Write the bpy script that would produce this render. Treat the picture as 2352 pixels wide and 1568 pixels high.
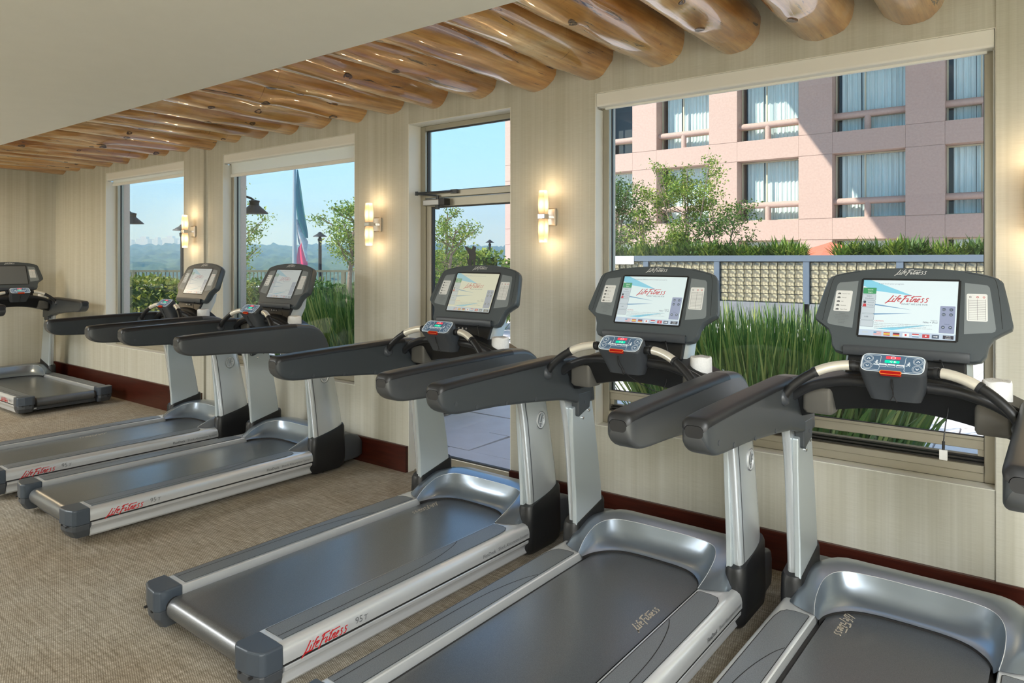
import bpy, bmesh, math, random
from mathutils import Vector, Matrix, noise

random.seed(7)
S = bpy.context.scene
for o in list(bpy.data.objects):
    bpy.data.objects.remove(o)
COL = S.collection

# ---------------------------------------------------------------- camera
YAW = math.radians(37.1)
cam = bpy.data.cameras.new('camera')
cam.sensor_fit = 'HORIZONTAL'
cam.sensor_width = 36.0
cam.lens = 36.0 * 1600.0 / 2352.0
cam.shift_y = -(784.0 - 595.0) / 2352.0
cam.clip_end = 3000
camo = bpy.data.objects.new('camera', cam)
COL.objects.link(camo)
camo.location = (0, 0, 1.64)
camo.rotation_euler = (math.radians(90), 0, YAW)
S.camera = camo

# ---------------------------------------------------------------- world, sun, exposure
W = bpy.data.worlds.new('sky')
S.world = W
W.use_nodes = True
nt = W.node_tree
nt.nodes.clear()
_o = nt.nodes.new('ShaderNodeOutputWorld')
_b = nt.nodes.new('ShaderNodeBackground')
_t = nt.nodes.new('ShaderNodeTexCoord')
_s = nt.nodes.new('ShaderNodeSeparateXYZ')
_r = nt.nodes.new('ShaderNodeValToRGB')
_r.color_ramp.elements[0].position = 0.0
_r.color_ramp.elements[0].color = (0.41, 0.63, 0.77, 1)
_r.color_ramp.elements[1].position = 0.75
_r.color_ramp.elements[1].color = (0.23, 0.43, 0.74, 1)
_e = _r.color_ramp.elements.new(0.10); _e.color = (0.34, 0.58, 0.79, 1)
_e = _r.color_ramp.elements.new(0.28); _e.color = (0.25, 0.50, 0.80, 1)
nt.links.new(_t.outputs['Generated'], _s.inputs[0])
nt.links.new(_s.outputs['Z'], _r.inputs[0])
nt.links.new(_r.outputs[0], _b.inputs[0])
nt.links.new(_b.outputs[0], _o.inputs[0])
_b.inputs[1].default_value = 1.65

SUNDIR = Vector((0.48, 0.75, -0.731)).normalized()
sun = bpy.data.lights.new('sun', 'SUN')
sun.energy = 6.4
sun.color = (1.0, 0.93, 0.82)
sun.angle = math.radians(0.6)
suno = bpy.data.objects.new('sun', sun)
COL.objects.link(suno)
suno.rotation_euler = SUNDIR.to_track_quat('-Z', 'Y').to_euler()

S.view_settings.view_transform = 'Standard'
S.view_settings.look = 'None'
S.view_settings.gamma = 1.0
S.view_settings.use_curve_mapping = False
S.view_settings.exposure = 0.22

# linear ceiling luminaires of the room (behind and beside the camera) and one warm spot by the end wall
LUMINAIRES = [(1.6, 0.1), (1.6, -2.0), (1.6, -4.1), (-7.5, -1.4), (-7.5, -3.6)]
LUM_W = 168.0
SPOTS = [(-10.1, 1.9)]
SOFFIT_Z = 2.68

# ---------------------------------------------------------------- helpers
def cr(pts, n):
    """Catmull-Rom through pts, n steps per span"""
    P = [Vector(p) for p in pts]
    out = []
    for i in range(len(P) - 1):
        p0 = P[max(i - 1, 0)]; p1 = P[i]; p2 = P[i + 1]; p3 = P[min(i + 2, len(P) - 1)]
        for k in range(n):
            t = k / n
            out.append(0.5 * ((2 * p1) + (p2 - p0) * t + (2 * p0 - 5 * p1 + 4 * p2 - p3) * t * t + (3 * p1 - p0 - 3 * p2 + p3) * t ** 3))
    out.append(P[-1])
    return out

class MB:
    def __init__(s):
        s.v = []; s.f = []; s.m = []
    def poly(s, pts, mi=0):
        b = len(s.v); s.v += [tuple(p) for p in pts]
        s.f.append(tuple(range(b, b + len(pts)))); s.m.append(mi)
        return s
    def box(s, x0, x1, y0, y1, z0, z1, mi=0):
        b = len(s.v)
        s.v += [(x0, y0, z0), (x1, y0, z0), (x1, y1, z0), (x0, y1, z0), (x0, y0, z1), (x1, y0, z1), (x1, y1, z1), (x0, y1, z1)]
        for q in ((3, 2, 1, 0), (4, 5, 6, 7), (0, 1, 5, 4), (1, 2, 6, 5), (2, 3, 7, 6), (3, 0, 4, 7)):
            s.f.append(tuple(b + i for i in q)); s.m.append(mi)
        return s
    def prism(s, poly, axis, a, b_, mi=0):
        n = len(poly); b = len(s.v)
        def P(p, t):
            return {'x': (t, p[0], p[1]), 'y': (p[0], t, p[1]), 'z': (p[0], p[1], t)}[axis]
        s.v += [P(p, a) for p in poly] + [P(p, b_) for p in poly]
        s.f.append(tuple(b + i for i in reversed(range(n)))); s.m.append(mi)
        s.f.append(tuple(b + n + i for i in range(n))); s.m.append(mi)
        for i in range(n):
            j = (i + 1) % n
            s.f.append((b + i, b + j, b + n + j, b + n + i)); s.m.append(mi)
        return s
    def grid(s, rows, mi=0, closed=False, caps=False):
        b = len(s.v); n = len(rows[0])
        for r in rows: s.v += [tuple(p) for p in r]
        for i in range(len(rows) - 1):
            for j in range(n if closed else n - 1):
                k = (j + 1) % n
                s.f.append((b + i * n + j, b + i * n + k, b + (i + 1) * n + k, b + (i + 1) * n + j)); s.m.append(mi)
        if caps:
            s.f.append(tuple(b + j for j in reversed(range(n)))); s.m.append(mi)
            e = b + (len(rows) - 1) * n
            s.f.append(tuple(e + j for j in range(n))); s.m.append(mi)
        return s
    def tube(s, path, r, n=10, mi=0, caps=True):
        P = [Vector(p) for p in path]
        R = r if isinstance(r, (list, tuple)) else [r] * len(P)
        rows = []
        up = Vector((0, 0, 1))
        for i, p in enumerate(P):
            t = (P[min(i + 1, len(P) - 1)] - P[max(i - 1, 0)])
            if t.length < 1e-9: t = Vector((0, 0, 1))
            t.normalize()
            ref = up if abs(t.dot(up)) < 0.95 else Vector((1, 0, 0))
            if i == 0: a = t.cross(ref).normalized()
            else:
                a = (a - t * a.dot(t))
                if a.length < 1e-6: a = t.cross(ref)
                a.normalize()
            c = t.cross(a)
            rows.append([p + (a * math.cos(2 * math.pi * k / n) + c * math.sin(2 * math.pi * k / n)) * R[i] for k in range(n)])
        return s.grid(rows, mi, True, caps)
    def lathe(s, prof, c=(0, 0, 0), n=16, mi=0, caps=True):
        rows = [[(c[0] + r * math.cos(2 * math.pi * k / n), c[1] + r * math.sin(2 * math.pi * k / n), c[2] + z) for k in range(n)] for r, z in prof]
        return s.grid(rows, mi, True, caps)
    def mesh(s, name, mats, smooth=None, fix=True):
        me = bpy.data.meshes.new(name)
        me.from_pydata(s.v, [], s.f)
        if not isinstance(mats, (list, tuple)): mats = [mats]
        for m in mats: me.materials.append(m)
        if len(mats) > 1: me.polygons.foreach_set('material_index', s.m)
        if fix:
            bm = bmesh.new(); bm.from_mesh(me)
            bmesh.ops.recalc_face_normals(bm, faces=bm.faces)
            bm.to_mesh(me); bm.free()
        if smooth is not None:
            me.polygons.foreach_set('use_smooth', [True] * len(me.polygons))
            me.set_sharp_from_angle(angle=math.radians(smooth))
        me.update()
        return me

def link(name, data, parent=None, bevel=None, seg=2, ang=35):
    o = bpy.data.objects.new(name, data)
    COL.objects.link(o)
    if parent: o.parent = parent
    if bevel:
        m = o.modifiers.new('bevel', 'BEVEL'); m.width = bevel; m.segments = seg
        m.limit_method = 'ANGLE'; m.angle_limit = math.radians(ang)
        m.harden_normals = False
    return o
def tag(o, label, cat, group=None, kind=None):
    o['label'] = label
    if cat: o['category'] = cat
    if group: o['group'] = group
    if kind: o['kind'] = kind
    return o
def thing(name, label, cat, loc=(0, 0, 0), rz=0, group=None):
    o = link(name, None); o.location = loc; o.rotation_euler = (0, 0, rz)
    return tag(o, label, cat, group)
def struct(o, label=None):
    o['kind'] = 'structure'
    if label: o['label'] = label
    return o

# ---------------------------------------------------------------- materials
def mat(name, col, rough=0.5, metal=0.0, spec=0.5, coat=0.0, emis=None, estr=0.0, coat_r=0.1):
    m = bpy.data.materials.new(name); m.use_nodes = True
    b = m.node_tree.nodes['Principled BSDF']
    b.inputs['Base Color'].default_value = (*col, 1)
    b.inputs['Roughness'].default_value = rough
    b.inputs['Metallic'].default_value = metal
    b.inputs['Specular IOR Level'].default_value = spec
    b.inputs['Coat Weight'].default_value = coat
    b.inputs['Coat Roughness'].default_value = coat_r
    if emis:
        b.inputs['Emission Color'].default_value = (*emis, 1)
        b.inputs['Emission Strength'].default_value = estr
    return m
def N(m, t, **kw):
    n = m.node_tree.nodes.new(t)
    for k, v in kw.items(): setattr(n, k, v)
    return n
def L(m, a, b): m.node_tree.links.new(a, b)
def bsdf(m): return m.node_tree.nodes['Principled BSDF']
def ramp(m, stops, src=None):
    r = N(m, 'ShaderNodeValToRGB')
    while len(r.color_ramp.elements) < len(stops): r.color_ramp.elements.new(0.5)
    for e, (p, c) in zip(r.color_ramp.elements, stops):
        e.position = p; e.color = (*c, 1)
    if src is not None: L(m, src, r.inputs[0])
    return r
def coords(m, scale=(1, 1, 1), which='Object', rot=(0, 0, 0)):
    t = N(m, 'ShaderNodeTexCoord'); mp = N(m, 'ShaderNodeMapping')
    mp.inputs['Scale'].default_value = scale
    mp.inputs['Rotation'].default_value = rot
    L(m, t.outputs[which], mp.inputs[0])
    return mp.outputs[0]
def nz(m, vec, scale, detail=4, rough=0.5, dist=0.0):
    n = N(m, 'ShaderNodeTexNoise')
    n.inputs['Scale'].default_value = scale; n.inputs['Detail'].default_value = detail
    n.inputs['Roughness'].default_value = rough; n.inputs['Distortion'].default_value = dist
    L(m, vec, n.inputs['Vector'])
    return n.outputs['Fac']
def bump(m, h, strength=0.3, dist=0.002):
    b = N(m, 'ShaderNodeBump'); b.inputs['Strength'].default_value = strength; b.inputs['Distance'].default_value = dist
    L(m, h, b.inputs['Height']); L(m, b.outputs[0], bsdf(m).inputs['Normal'])
def mixc(m, fac, a, b, blend='MIX'):
    n = N(m, 'ShaderNodeMix', data_type='RGBA', blend_type=blend)
    if hasattr(fac, 'is_linked'): L(m, fac, n.inputs[0])
    else: n.inputs[0].default_value = fac
    for x, i in ((a, 6), (b, 7)):
        if hasattr(x, 'is_linked'): L(m, x, n.inputs[i])
        else: n.inputs[i].default_value = (*x, 1)
    return n.outputs[2]
def noisy(name, c0, c1, scale, rough=0.6, stretch=(1, 1, 1), metal=0, bmp=0, bd=0.002, spec=0.5, detail=5, coat=0):
    m = mat(name, c0, rough, metal, spec, coat)
    f = nz(m, coords(m, stretch), scale, detail, 0.6)
    r = ramp(m, [(0.3, c0), (0.7, c1)], f)
    L(m, r.outputs[0], bsdf(m).inputs['Base Color'])
    if bmp: bump(m, f, bmp, bd)
    return m

def wallpaper(name, axis='x'):
    m = mat(name, (0.5, 0.47, 0.36), 0.62, spec=0.35)
    s = (9, 9, 0.15)
    v1 = nz(m, coords(m, s), 1.6, 3, 0.55)
    v2 = nz(m, coords(m, (70, 70, 0.6)), 1.0, 2, 0.5)
    hz = nz(m, coords(m, (10, 10, 420)), 1.0, 2, 0.6)
    c1 = ramp(m, [(0.30, (0.555, 0.54, 0.45)), (0.55, (0.62, 0.607, 0.525)), (0.75, (0.66, 0.65, 0.575))], v1)
    c2 = ramp(m, [(0.35, (0.93, 0.93, 0.92)), (0.65, (1.0, 1.0, 1.0))], v2)
    c3 = ramp(m, [(0.35, (0.93, 0.925, 0.91)), (0.6, (1, 1, 1))], hz)
    a = mixc(m, 1.0, c1.outputs[0], c2.outputs[0], 'MULTIPLY')
    a = mixc(m, 1.0, a, c3.outputs[0], 'MULTIPLY')
    L(m, a, bsdf(m).inputs['Base Color'])
    bump(m, hz, 0.08, 0.001)
    return m
M = {}
M['paper'] = wallpaper('wallpaper')
M['plaster'] = noisy('ceiling_plaster', (0.79, 0.785, 0.715), (0.81, 0.805, 0.735), 6, 0.75, spec=0.25)
M['reveal'] = mat('window_reveal_paint', (0.84, 0.825, 0.75), 0.45)
M['blind'] = mat('blind_vinyl', (0.88, 0.87, 0.81), 0.42)
M['alu'] = mat('champagne_aluminium', (0.44, 0.41, 0.33), 0.38, 0.5)
M['gasket'] = mat('dark_gasket', (0.03, 0.028, 0.025), 0.5)
M['base'] = noisy('cherry_wood', (0.036, 0.006, 0.003), (0.070, 0.013, 0.006), 5, 0.35, (1, 1, 12), coat=0.12, detail=4)
# shade fabric: lets daylight through
m = M['shade'] = mat('shade_fabric', (0.82, 0.78, 0.62), 0.8)
tr = N(m, 'ShaderNodeBsdfTranslucent'); tr.inputs[0].default_value = (1.0, 0.98, 0.90, 1)
mx = N(m, 'ShaderNodeMixShader'); mx.inputs[0].default_value = 0.8
L(m, bsdf(m).outputs[0], mx.inputs[1]); L(m, tr.outputs[0], mx.inputs[2])
L(m, mx.outputs[0], m.node_tree.nodes['Material Output'].inputs[0])
# clear glass
def glass(name, tint=(0.93, 0.95, 0.95)):
    m = bpy.data.materials.new(name); m.use_nodes = True
    m.node_tree.nodes.clear()
    o = N(m, 'ShaderNodeOutputMaterial'); t = N(m, 'ShaderNodeBsdfTransparent'); g = N(m, 'ShaderNodeBsdfGlossy')
    f = N(m, 'ShaderNodeFresnel')
    gm = N(m, 'ShaderNodeNewGeometry'); mr = N(m, 'ShaderNodeMapRange')      # unrefracted thin pane: same reflectance from both faces
    mr.inputs['To Min'].default_value = 1.35; mr.inputs['To Max'].default_value = 1 / 1.35
    L(m, gm.outputs['Backfacing'], mr.inputs['Value']); L(m, mr.outputs[0], f.inputs[0])
    t.inputs[0].default_value = (*tint, 1); g.inputs['Roughness'].default_value = 0.0
    x = N(m, 'ShaderNodeMixShader')
    L(m, f.outputs[0], x.inputs[0]); L(m, t.outputs[0], x.inputs[1]); L(m, g.outputs[0], x.inputs[2]); L(m, x.outputs[0], o.inputs[0])
    return m
M['glass'] = glass('window_glass')
M['door_glass'] = glass('tinted_door_glass', (0.90, 0.91, 0.93))
# carpet: fine woven grid with soft blotches
m = M['carpet'] = mat('woven_carpet', (0.4, 0.35, 0.27), 0.85, spec=0.2)
big = nz(m, coords(m, (1, 1, 1)), 0.9, 4, 0.6)
fib = nz(m, coords(m, (2.2, 26, 1), rot=(0, 0, 0.35)), 3.0, 4, 0.65)
fib2 = nz(m, coords(m, (26, 2.2, 1), rot=(0, 0, 0.35)), 3.0, 4, 0.65)
ck = N(m, 'ShaderNodeTexBrick'); ck.inputs['Scale'].default_value = 1.0
ck.offset = 0.5
ck.inputs['Brick Width'].default_value = 0.011; ck.inputs['Row Height'].default_value = 0.008; ck.inputs['Mortar Size'].default_value = 0.0016
ck.inputs['Color1'].default_value = (1, 1, 1, 1); ck.inputs['Color2'].default_value = (0.78, 0.76, 0.72, 1); ck.inputs['Mortar'].default_value = (0.32, 0.28, 0.22, 1)
L(m, coords(m, (1, 1, 1), rot=(0, 0, 0.35)), ck.inputs['Vector'])
c1 = ramp(m, [(0.3, (0.45, 0.385, 0.30)), (0.5, (0.55, 0.505, 0.43)), (0.7, (0.61, 0.59, 0.535))], big)
c2 = ramp(m, [(0.3, (0.60, 0.57, 0.52)), (0.7, (1.12, 1.12, 1.12))], fib)
c3 = ramp(m, [(0.3, (0.72, 0.70, 0.66)), (0.7, (1.12, 1.12, 1.12))], fib2)
a = mixc(m, 1.0, c1.outputs[0], c2.outputs[0], 'MULTIPLY')
a = mixc(m, 1.0, a, c3.outputs[0], 'MULTIPLY')
a = mixc(m, 0.75, a, ck.outputs['Color'], 'MULTIPLY')
L(m, a, bsdf(m).inputs['Base Color'])
bump(m, ck.outputs['Fac'], 0.5, -0.002)
# varnished log wood
m = M['log'] = mat('varnished_log', (0.4, 0.2, 0.07), 0.32, spec=0.6, coat=1.0, coat_r=0.05)
oi = N(m, 'ShaderNodeObjectInfo')
tc = N(m, 'ShaderNodeTexCoord'); va = N(m, 'ShaderNodeVectorMath', operation='ADD')
cmb = N(m, 'ShaderNodeCombineXYZ'); mul = N(m, 'ShaderNodeMath', operation='MULTIPLY'); mul.inputs[1].default_value = 37.0
L(m, oi.outputs['Random'], mul.inputs[0]); L(m, mul.outputs[0], cmb.inputs[0]); L(m, mul.outputs[0], cmb.inputs[1])
L(m, tc.outputs['Object'], va.inputs[0]); L(m, cmb.outputs[0], va.inputs[1])
def mapv(vec, scale):
    mp = N(m, 'ShaderNodeMapping'); mp.inputs['Scale'].default_value = scale; L(m, vec, mp.inputs[0]); return mp.outputs[0]
big = nz(m, mapv(va.outputs[0], (3, 0.9, 3)), 1.6, 4, 0.6, 0.4)
grain = nz(m, mapv(va.outputs[0], (26, 0.9, 26)), 1.0, 5, 0.65, 0.3)
crk = nz(m, mapv(va.outputs[0], (24, 2.2, 24)), 1.0, 6, 0.7, 0.8)
crx = nz(m, mapv(va.outputs[0], (1.5, 60, 1.5)), 1.0, 4, 0.7, 1.0)
c1 = ramp(m, [(0.28, (0.33, 0.13, 0.035)), (0.45, (0.56, 0.275, 0.075)), (0.60, (0.70, 0.42, 0.16)), (0.76, (0.78, 0.60, 0.36))], big)
c2 = ramp(m, [(0.30, (0.50, 0.43, 0.36)), (0.62, (1.08, 1.06, 1.02))], grain)
c3 = ramp(m, [(0.345, (0.07, 0.05, 0.04)), (0.375, (1, 1, 1))], crk)
c4 = ramp(m, [(0.32, (0.30, 0.22, 0.17)), (0.345, (1, 1, 1))], crx)
a = mixc(m, 1.0, c1.outputs[0], c2.outputs[0], 'MULTIPLY')
a = mixc(m, 0.9, a, c3.outputs[0], 'MULTIPLY')
a = mixc(m, 0.6, a, c4.outputs[0], 'MULTIPLY')
L(m, a, bsdf(m).inputs['Base Color'])
bsdf(m).inputs['Coat IOR'].default_value = 1.85
hgt = N(m, 'ShaderNodeMath', operation='ADD'); L(m, grain, hgt.inputs[0]); L(m, c3.outputs[0], hgt.inputs[1])
bump(m, hgt.outputs[0], 0.35, 0.006)
M['knot'] = noisy('dark_knot', (0.030, 0.016, 0.010), (0.20, 0.11, 0.055), 90, 0.35, coat=0.4)
# treadmill materials
M['silver'] = mat('silver_paint', (0.68, 0.72, 0.745), 0.27, 0.60)
M['rail'] = mat('brushed_rail_aluminium', (0.68, 0.70, 0.71), 0.27, 0.50)
M['armmetal'] = mat('arm_cover_metallic', (0.105, 0.112, 0.118), 0.34, 0.5)
M['panel_silver'] = mat('upright_inner_silver', (0.50, 0.555, 0.575), 0.36, 0.40)
M['hood'] = mat('hood_metallic_grey', (0.26, 0.305, 0.355), 0.28, 0.78, coat=0.3, coat_r=0.25)
M['charcoal'] = mat('charcoal_plastic', (0.050, 0.056, 0.064), 0.40, 0.0, 0.5)
M['console'] = mat('console_plastic', (0.064, 0.078, 0.088), 0.36, 0.0, 0.6)
M['cap'] = mat('end_cap_plastic', (0.060, 0.075, 0.095), 0.32, 0.15)
M['armpanel'] = mat('arm_panel_plastic', (0.042, 0.049, 0.055), 0.36, 0.0)
M['black'] = mat('black_plastic', (0.010, 0.0105, 0.0115), 0.42)
M['rubber'] = mat('grip_rubber', (0.016, 0.017, 0.019), 0.42)
M['deck'] = mat('deck_underside', (0.012, 0.011, 0.011), 0.7)
M['steel'] = mat('chrome_steel', (0.75, 0.75, 0.76), 0.15, 1.0)
M['ivory'] = mat('grip_sensor_steel', (0.78, 0.74, 0.64), 0.28, 0.4)
M['bin'] = mat('bin_grey_plastic', (0.14, 0.135, 0.12), 0.35, 0.2)
M['sidepanel'] = mat('console_side_panel', (0.22, 0.25, 0.265), 0.4, 0.15)
M['labelwhite'] = mat('label_white', (0.74, 0.75, 0.74), 0.5)
M['ink'] = mat('grey_ink', (0.12, 0.125, 0.13), 0.5)
M['palesilver'] = mat('pale_silver_ink', (0.75, 0.76, 0.76), 0.4, 0.3)
M['redink'] = mat('red_ink', (0.50, 0.018, 0.022), 0.4)
M['tan'] = mat('tan_belt_print', (0.44, 0.39, 0.31), 0.6)
M['towel'] = noisy('white_terry', (0.86, 0.86, 0.85), (0.94, 0.94, 0.93), 160, 0.95, bmp=0.5, bd=0.004, spec=0.1)
m = M['belt'] = mat('running_belt', (0.05, 0.057, 0.064), 0.40, spec=1.0, coat=0.7, coat_r=0.27)
sp = nz(m, coords(m), 420, 3, 0.7)
cl = nz(m, coords(m, (1.5, 0.6, 1)), 2.2, 4, 0.6)
c1 = ramp(m, [(0.40, (0.026, 0.031, 0.036)), (0.66, (0.085, 0.095, 0.104))], sp)
L(m, c1.outputs[0], bsdf(m).inputs['Base Color'])
rr = ramp(m, [(0.2, (0.30,) * 3), (0.8, (0.36,) * 3)], cl); L(m, rr.outputs[0], bsdf(m).inputs['Roughness'])
bump(m, sp, 0.25, 0.0008)
m = M['pad'] = mat('foot_pad', (0.2, 0.215, 0.23), 0.42, 0.3)
sp = nz(m, coords(m), 300, 3, 0.7)
c1 = ramp(m, [(0.35, (0.13, 0.145, 0.16)), (0.7, (0.215, 0.232, 0.25))], sp); L(m, c1.outputs[0], bsdf(m).inputs['Base Color'])
bump(m, sp, 0.25, 0.001)
def emis(name, col, st=1.0, base=None):
    return mat(name, base or tuple(c * 0.3 for c in col), 0.25, emis=col, estr=st)

# ---------------------------------------------------------------- room shell
WY = 3.8                       # inner face of the window wall
RX0, RX1, RY0 = -10.56, 3.2, -5.0
TOP = 3.14
W1 = (-9.046, -7.194); W2 = (-6.487, -4.499); DR = (-3.875, -2.885); W3 = (-2.22, -0.153)
WZ0, WZ1 = 0.60, 2.68
YO = 4.05                      # outer face of the window wall
LY = 3.775                     # the left stretch of the wall stands slightly proud

carp = MB().box(RX0 - 0.3, RX1, RY0, YO - 0.02, -0.10, 0.0)
struct(link('floor', carp.mesh('floor', M['carpet'])), 'brown-grey woven carpet')

wl = MB()
def wall_run(mb, x0, x1, y0, openings):
    xs = x0
    for (a, b, z0, z1) in openings:
        mb.box(xs, a, y0, YO, 0, TOP)
        if z0 > 0: mb.box(a, b, y0, YO, 0, z0)
        mb.box(a, b, y0, YO, z1, TOP)
        xs = b
    mb.box(xs, x1, y0, YO, 0, TOP)
wall_run(wl, RX0, -6.805, LY, [(W1[0], W1[1], WZ0, WZ1)])
wall_run(wl, -6.805, W3[1], WY, [(W2[0], W2[1], WZ0, WZ1), (DR[0], DR[1], 0, WZ1), (W3[0], W3[1] - 1e-4, WZ0, WZ1)])
wl.box(W3[1], RX1, WY - 0.010, YO, 0, TOP)
struct(link('wall_front', wl.mesh('wall_front', M['paper'])), 'cream striped wallpaper wall with the windows')
struct(link('wall_left', MB().box(RX0 - 0.25, RX0, RY0, YO, 0, TOP).mesh('wall_left', M['paper'])), 'cream striped wallpaper end wall')
struct(link('wall_right', MB().box(RX1, RX1 + 0.25, RY0 - 0.25, YO, -0.1, TOP).mesh('wall_right', M['paper'])))
struct(link('wall_back', MB().box(RX0 - 0.25, RX1, RY0 - 0.25, RY0, -0.1, TOP).mesh('wall_back', M['paper'])))
SOF_Y = 2.26
ce = MB()
ce.box(RX0 - 0.25, RX1 + 0.25, RY0 - 0.25, SOF_Y, SOFFIT_Z, TOP)
ce.box(RX0 - 0.25, RX1 + 0.25, RY0 - 0.25, YO + 0.05, TOP, TOP + 0.3)
struct(link('ceiling', ce.mesh('ceiling', M['plaster']), bevel=0.006), 'flat beige dropped ceiling')

# baseboards
def baseboard(name, segs, mt=M['base']):
    mb = MB()
    for (x0, x1, y, h, t) in segs:
        mb.prism([(y, 0), (y - t, 0), (y - t, h - 0.006), (y - t + 0.006, h), (y, h)], 'x', x0, x1)
    return struct(link(name, mb.mesh(name, mt)), 'dark red cherry wood baseboard')
baseboard('baseboard_left', [(RX0, -6.83, LY, 0.272, 0.022)])
baseboard('baseboard_middle', [(-6.805, DR[0] - 0.004, WY, 0.2, 0.026)])
baseboard('baseboard_right', [(DR[1] + 0.004, RX1, WY - 0.0, 0.2, 0.026)])
mb = MB().box(RX0, RX0 + 0.022, RY0, LY - 0.022, 0, 0.272)
struct(link('baseboard_end', mb.mesh('baseboard_end', M['base'])), 'dark red cherry wood baseboard')

# ---------------------------------------------------------------- windows
def rect_frame(mb, x0, x1, z0, z1, y0, y1, w, mi=0):
    mb.box(x0, x0 + w, y0, y1, z0, z1, mi); mb.box(x1 - w, x1, y0, y1, z0, z1, mi)
    mb.box(x0 + w, x1 - w, y0, y1, z0, z0 + w, mi); mb.box(x0 + w, x1 - w, y0, y1, z1 - w, z1, mi)
def reveal_lining(mb, x0, x1, z0, z1, y0, y1, sill=True):
    t = 0.004
    mb.box(x0, x0 + t, y0, y1, z0, z1); mb.box(x1 - t, x1, y0, y1, z0, z1)
    mb.box(x0 + t, x1 - t, y0, y1, z1 - t, z1)
    if sill: mb.box(x0 + t, x1 - t, y0, y1, z0, z0 + t)
def window(n, xr, y0, label):
    x0, x1 = xr
    r = link('window_%d' % n, None); struct(r, label)
    mb = MB(); reveal_lining(mb, x0, x1, WZ0, WZ1, y0 - 0.001, 3.89)
    link('reveal', mb.mesh('reveal', M['reveal']), r)
    mb = MB(); rect_frame(mb, x0 + 0.004, x1 - 0.004, WZ0 + 0.004, WZ1 - 0.004, 3.89, 3.965, 0.045)
    mb.box(x0 + 0.049, x1 - 0.049, 3.875, 3.965, WZ0 + 0.049, WZ0 + 0.085)
    fr = link('window_frame', mb.mesh('window_frame', M['alu']), r, bevel=0.004)
    mb = MB()
    for k, dz in enumerate((0.092, 0.105, 0.118)):
        mb.box(x0 + 0.05, x1 - 0.05, 3.90 + 0.012 * k, 3.955, WZ0 + dz - 0.008, WZ0 + dz)
    link('bottom_track', mb.mesh('bottom_track', M['gasket']), fr)
    mb = MB().box(x0 + 0.049, x1 - 0.049, 3.90, 3.955, 0.752, 0.806)
    mb.box(x0 + 0.049, x1 - 0.049, 3.892, 3.90, 0.796, 0.812)
    link('cross_rail', mb.mesh('cross_rail', M['alu']), r, bevel=0.003)
    mb = MB(); rect_frame(mb, x0 + 0.05, x1 - 0.05, 0.72, 0.752, 3.91, 3.95, 0.0001)
    for xx in (x0 + 0.05, x1 - 0.075):
        mb.box(xx, xx + 0.025, 3.91, 3.95, WZ0 + 0.12, 0.752)
    link('lower_sash', mb.mesh('lower_sash', M['alu']), r)
    p = link('pane', MB().box(x0 + 0.049, x1 - 0.049, 3.928, 3.934, 0.806, WZ1 - 0.049).mesh('pane', M['glass']), r)
    p['label'] = 'large clear upper pane'
    p = link('pane', MB().box(x0 + 0.075, x1 - 0.075, 3.928, 3.934, WZ0 + 0.12, 0.752).mesh('pane_low', M['glass']), r)
    p['label'] = 'low strip pane under the cross rail'
    # dark gasket line around the glass
    mb = MB(); rect_frame(mb, x0 + 0.049, x1 - 0.049, 0.806, WZ1 - 0.049, 3.924, 3.938, 0.004)
    link('gasket', mb.mesh('gasket', M['gasket']), r)
    # outer stone reveal
    mb = MB(); reveal_lining(mb, x0 - 0.0, x1 + 0.0, WZ0, WZ1, 3.965, YO + 0.005)
    link('outer_reveal', mb.mesh('outer_reveal', M['stone']), r)
    return r
M['stone'] = noisy('rough_outer_stone', (0.70, 0.58, 0.49), (0.80, 0.69, 0.60), 90, 0.85, bmp=0.4)
window(1, W1, LY, 'tall far left window with lowered blind edge')
window(2, W2, WY, 'tall window between the two left wall lights')
window(3, W3, WY, 'wide right window facing the pink building')

def roller_blind(xr, y0, drop, label, vh=0.085):
    x0, x1 = xr
    r = thing('roller_blind', label, 'blind', ((x0 + x1) / 2, y0 + 0.04, WZ1), 0, 'white roller blinds at the window heads')
    hw = (x1 - x0) / 2 - 0.006
    mb = MB()
    prof = [(-0.036, -0.004), (0.045, -0.004), (0.045, -vh), (0.02, -vh), (-0.030, -vh), (-0.036, -vh + 0.008)]
    mb.prism(prof, 'x', -hw, hw)
    link('valance', mb.mesh('valance', M['blind']), r, bevel=0.004)
    mb = MB().tube([(-hw + 0.03, 0.012, -vh * 0.55), (hw - 0.03, 0.012, -vh * 0.55)], 0.022, 12)
    if drop > 0.02:
        f = link('fabric', MB().box(-hw + 0.035, hw - 0.035, 0.028, 0.0295, -vh - drop + 0.02, -vh + 0.01).mesh('fabric', M['shade']), r)
    bz = -vh - drop
    link('bottom_bar', MB().box(-hw + 0.03, hw - 0.03, 0.020, 0.038, bz - 0.012, bz + 0.022).mesh('bottom_bar', M['blind']), r, bevel=0.003)
    for s in (-1, 1):
        link('bracket', MB().box(s * hw - 0.008, s * hw + 0.0, -0.02, 0.045, -vh - 0.012, -vh + 0.004).mesh('bracket', M['steel']), r)
    return r
roller_blind(W1, LY, 0.055, 'white roller blind box over the far left window')
roller_blind(W2, WY, 0.125, 'white roller blind with pale fabric partly lowered over the flag window')
b3 = roller_blind(W3, WY, 0.0, 'wide white roller blind fully raised over the right window')
# bead chain of the right blind
mb = MB()
hw = (W3[1] - W3[0]) / 2 - 0.004
for dy in (-0.012, 0.012):
    mb.tube([(hw - 0.006, dy, -0.08), (hw - 0.006, dy, -1.65)], 0.0022, 6)
mb.lathe([(0.001, 0), (0.008, 0.004), (0.008, 0.02), (0.001, 0.026)], (hw - 0.007, 0, -1.675), 8)
link('bead_chain', mb.mesh('bead_chain', M['labelwhite']), b3)

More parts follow.
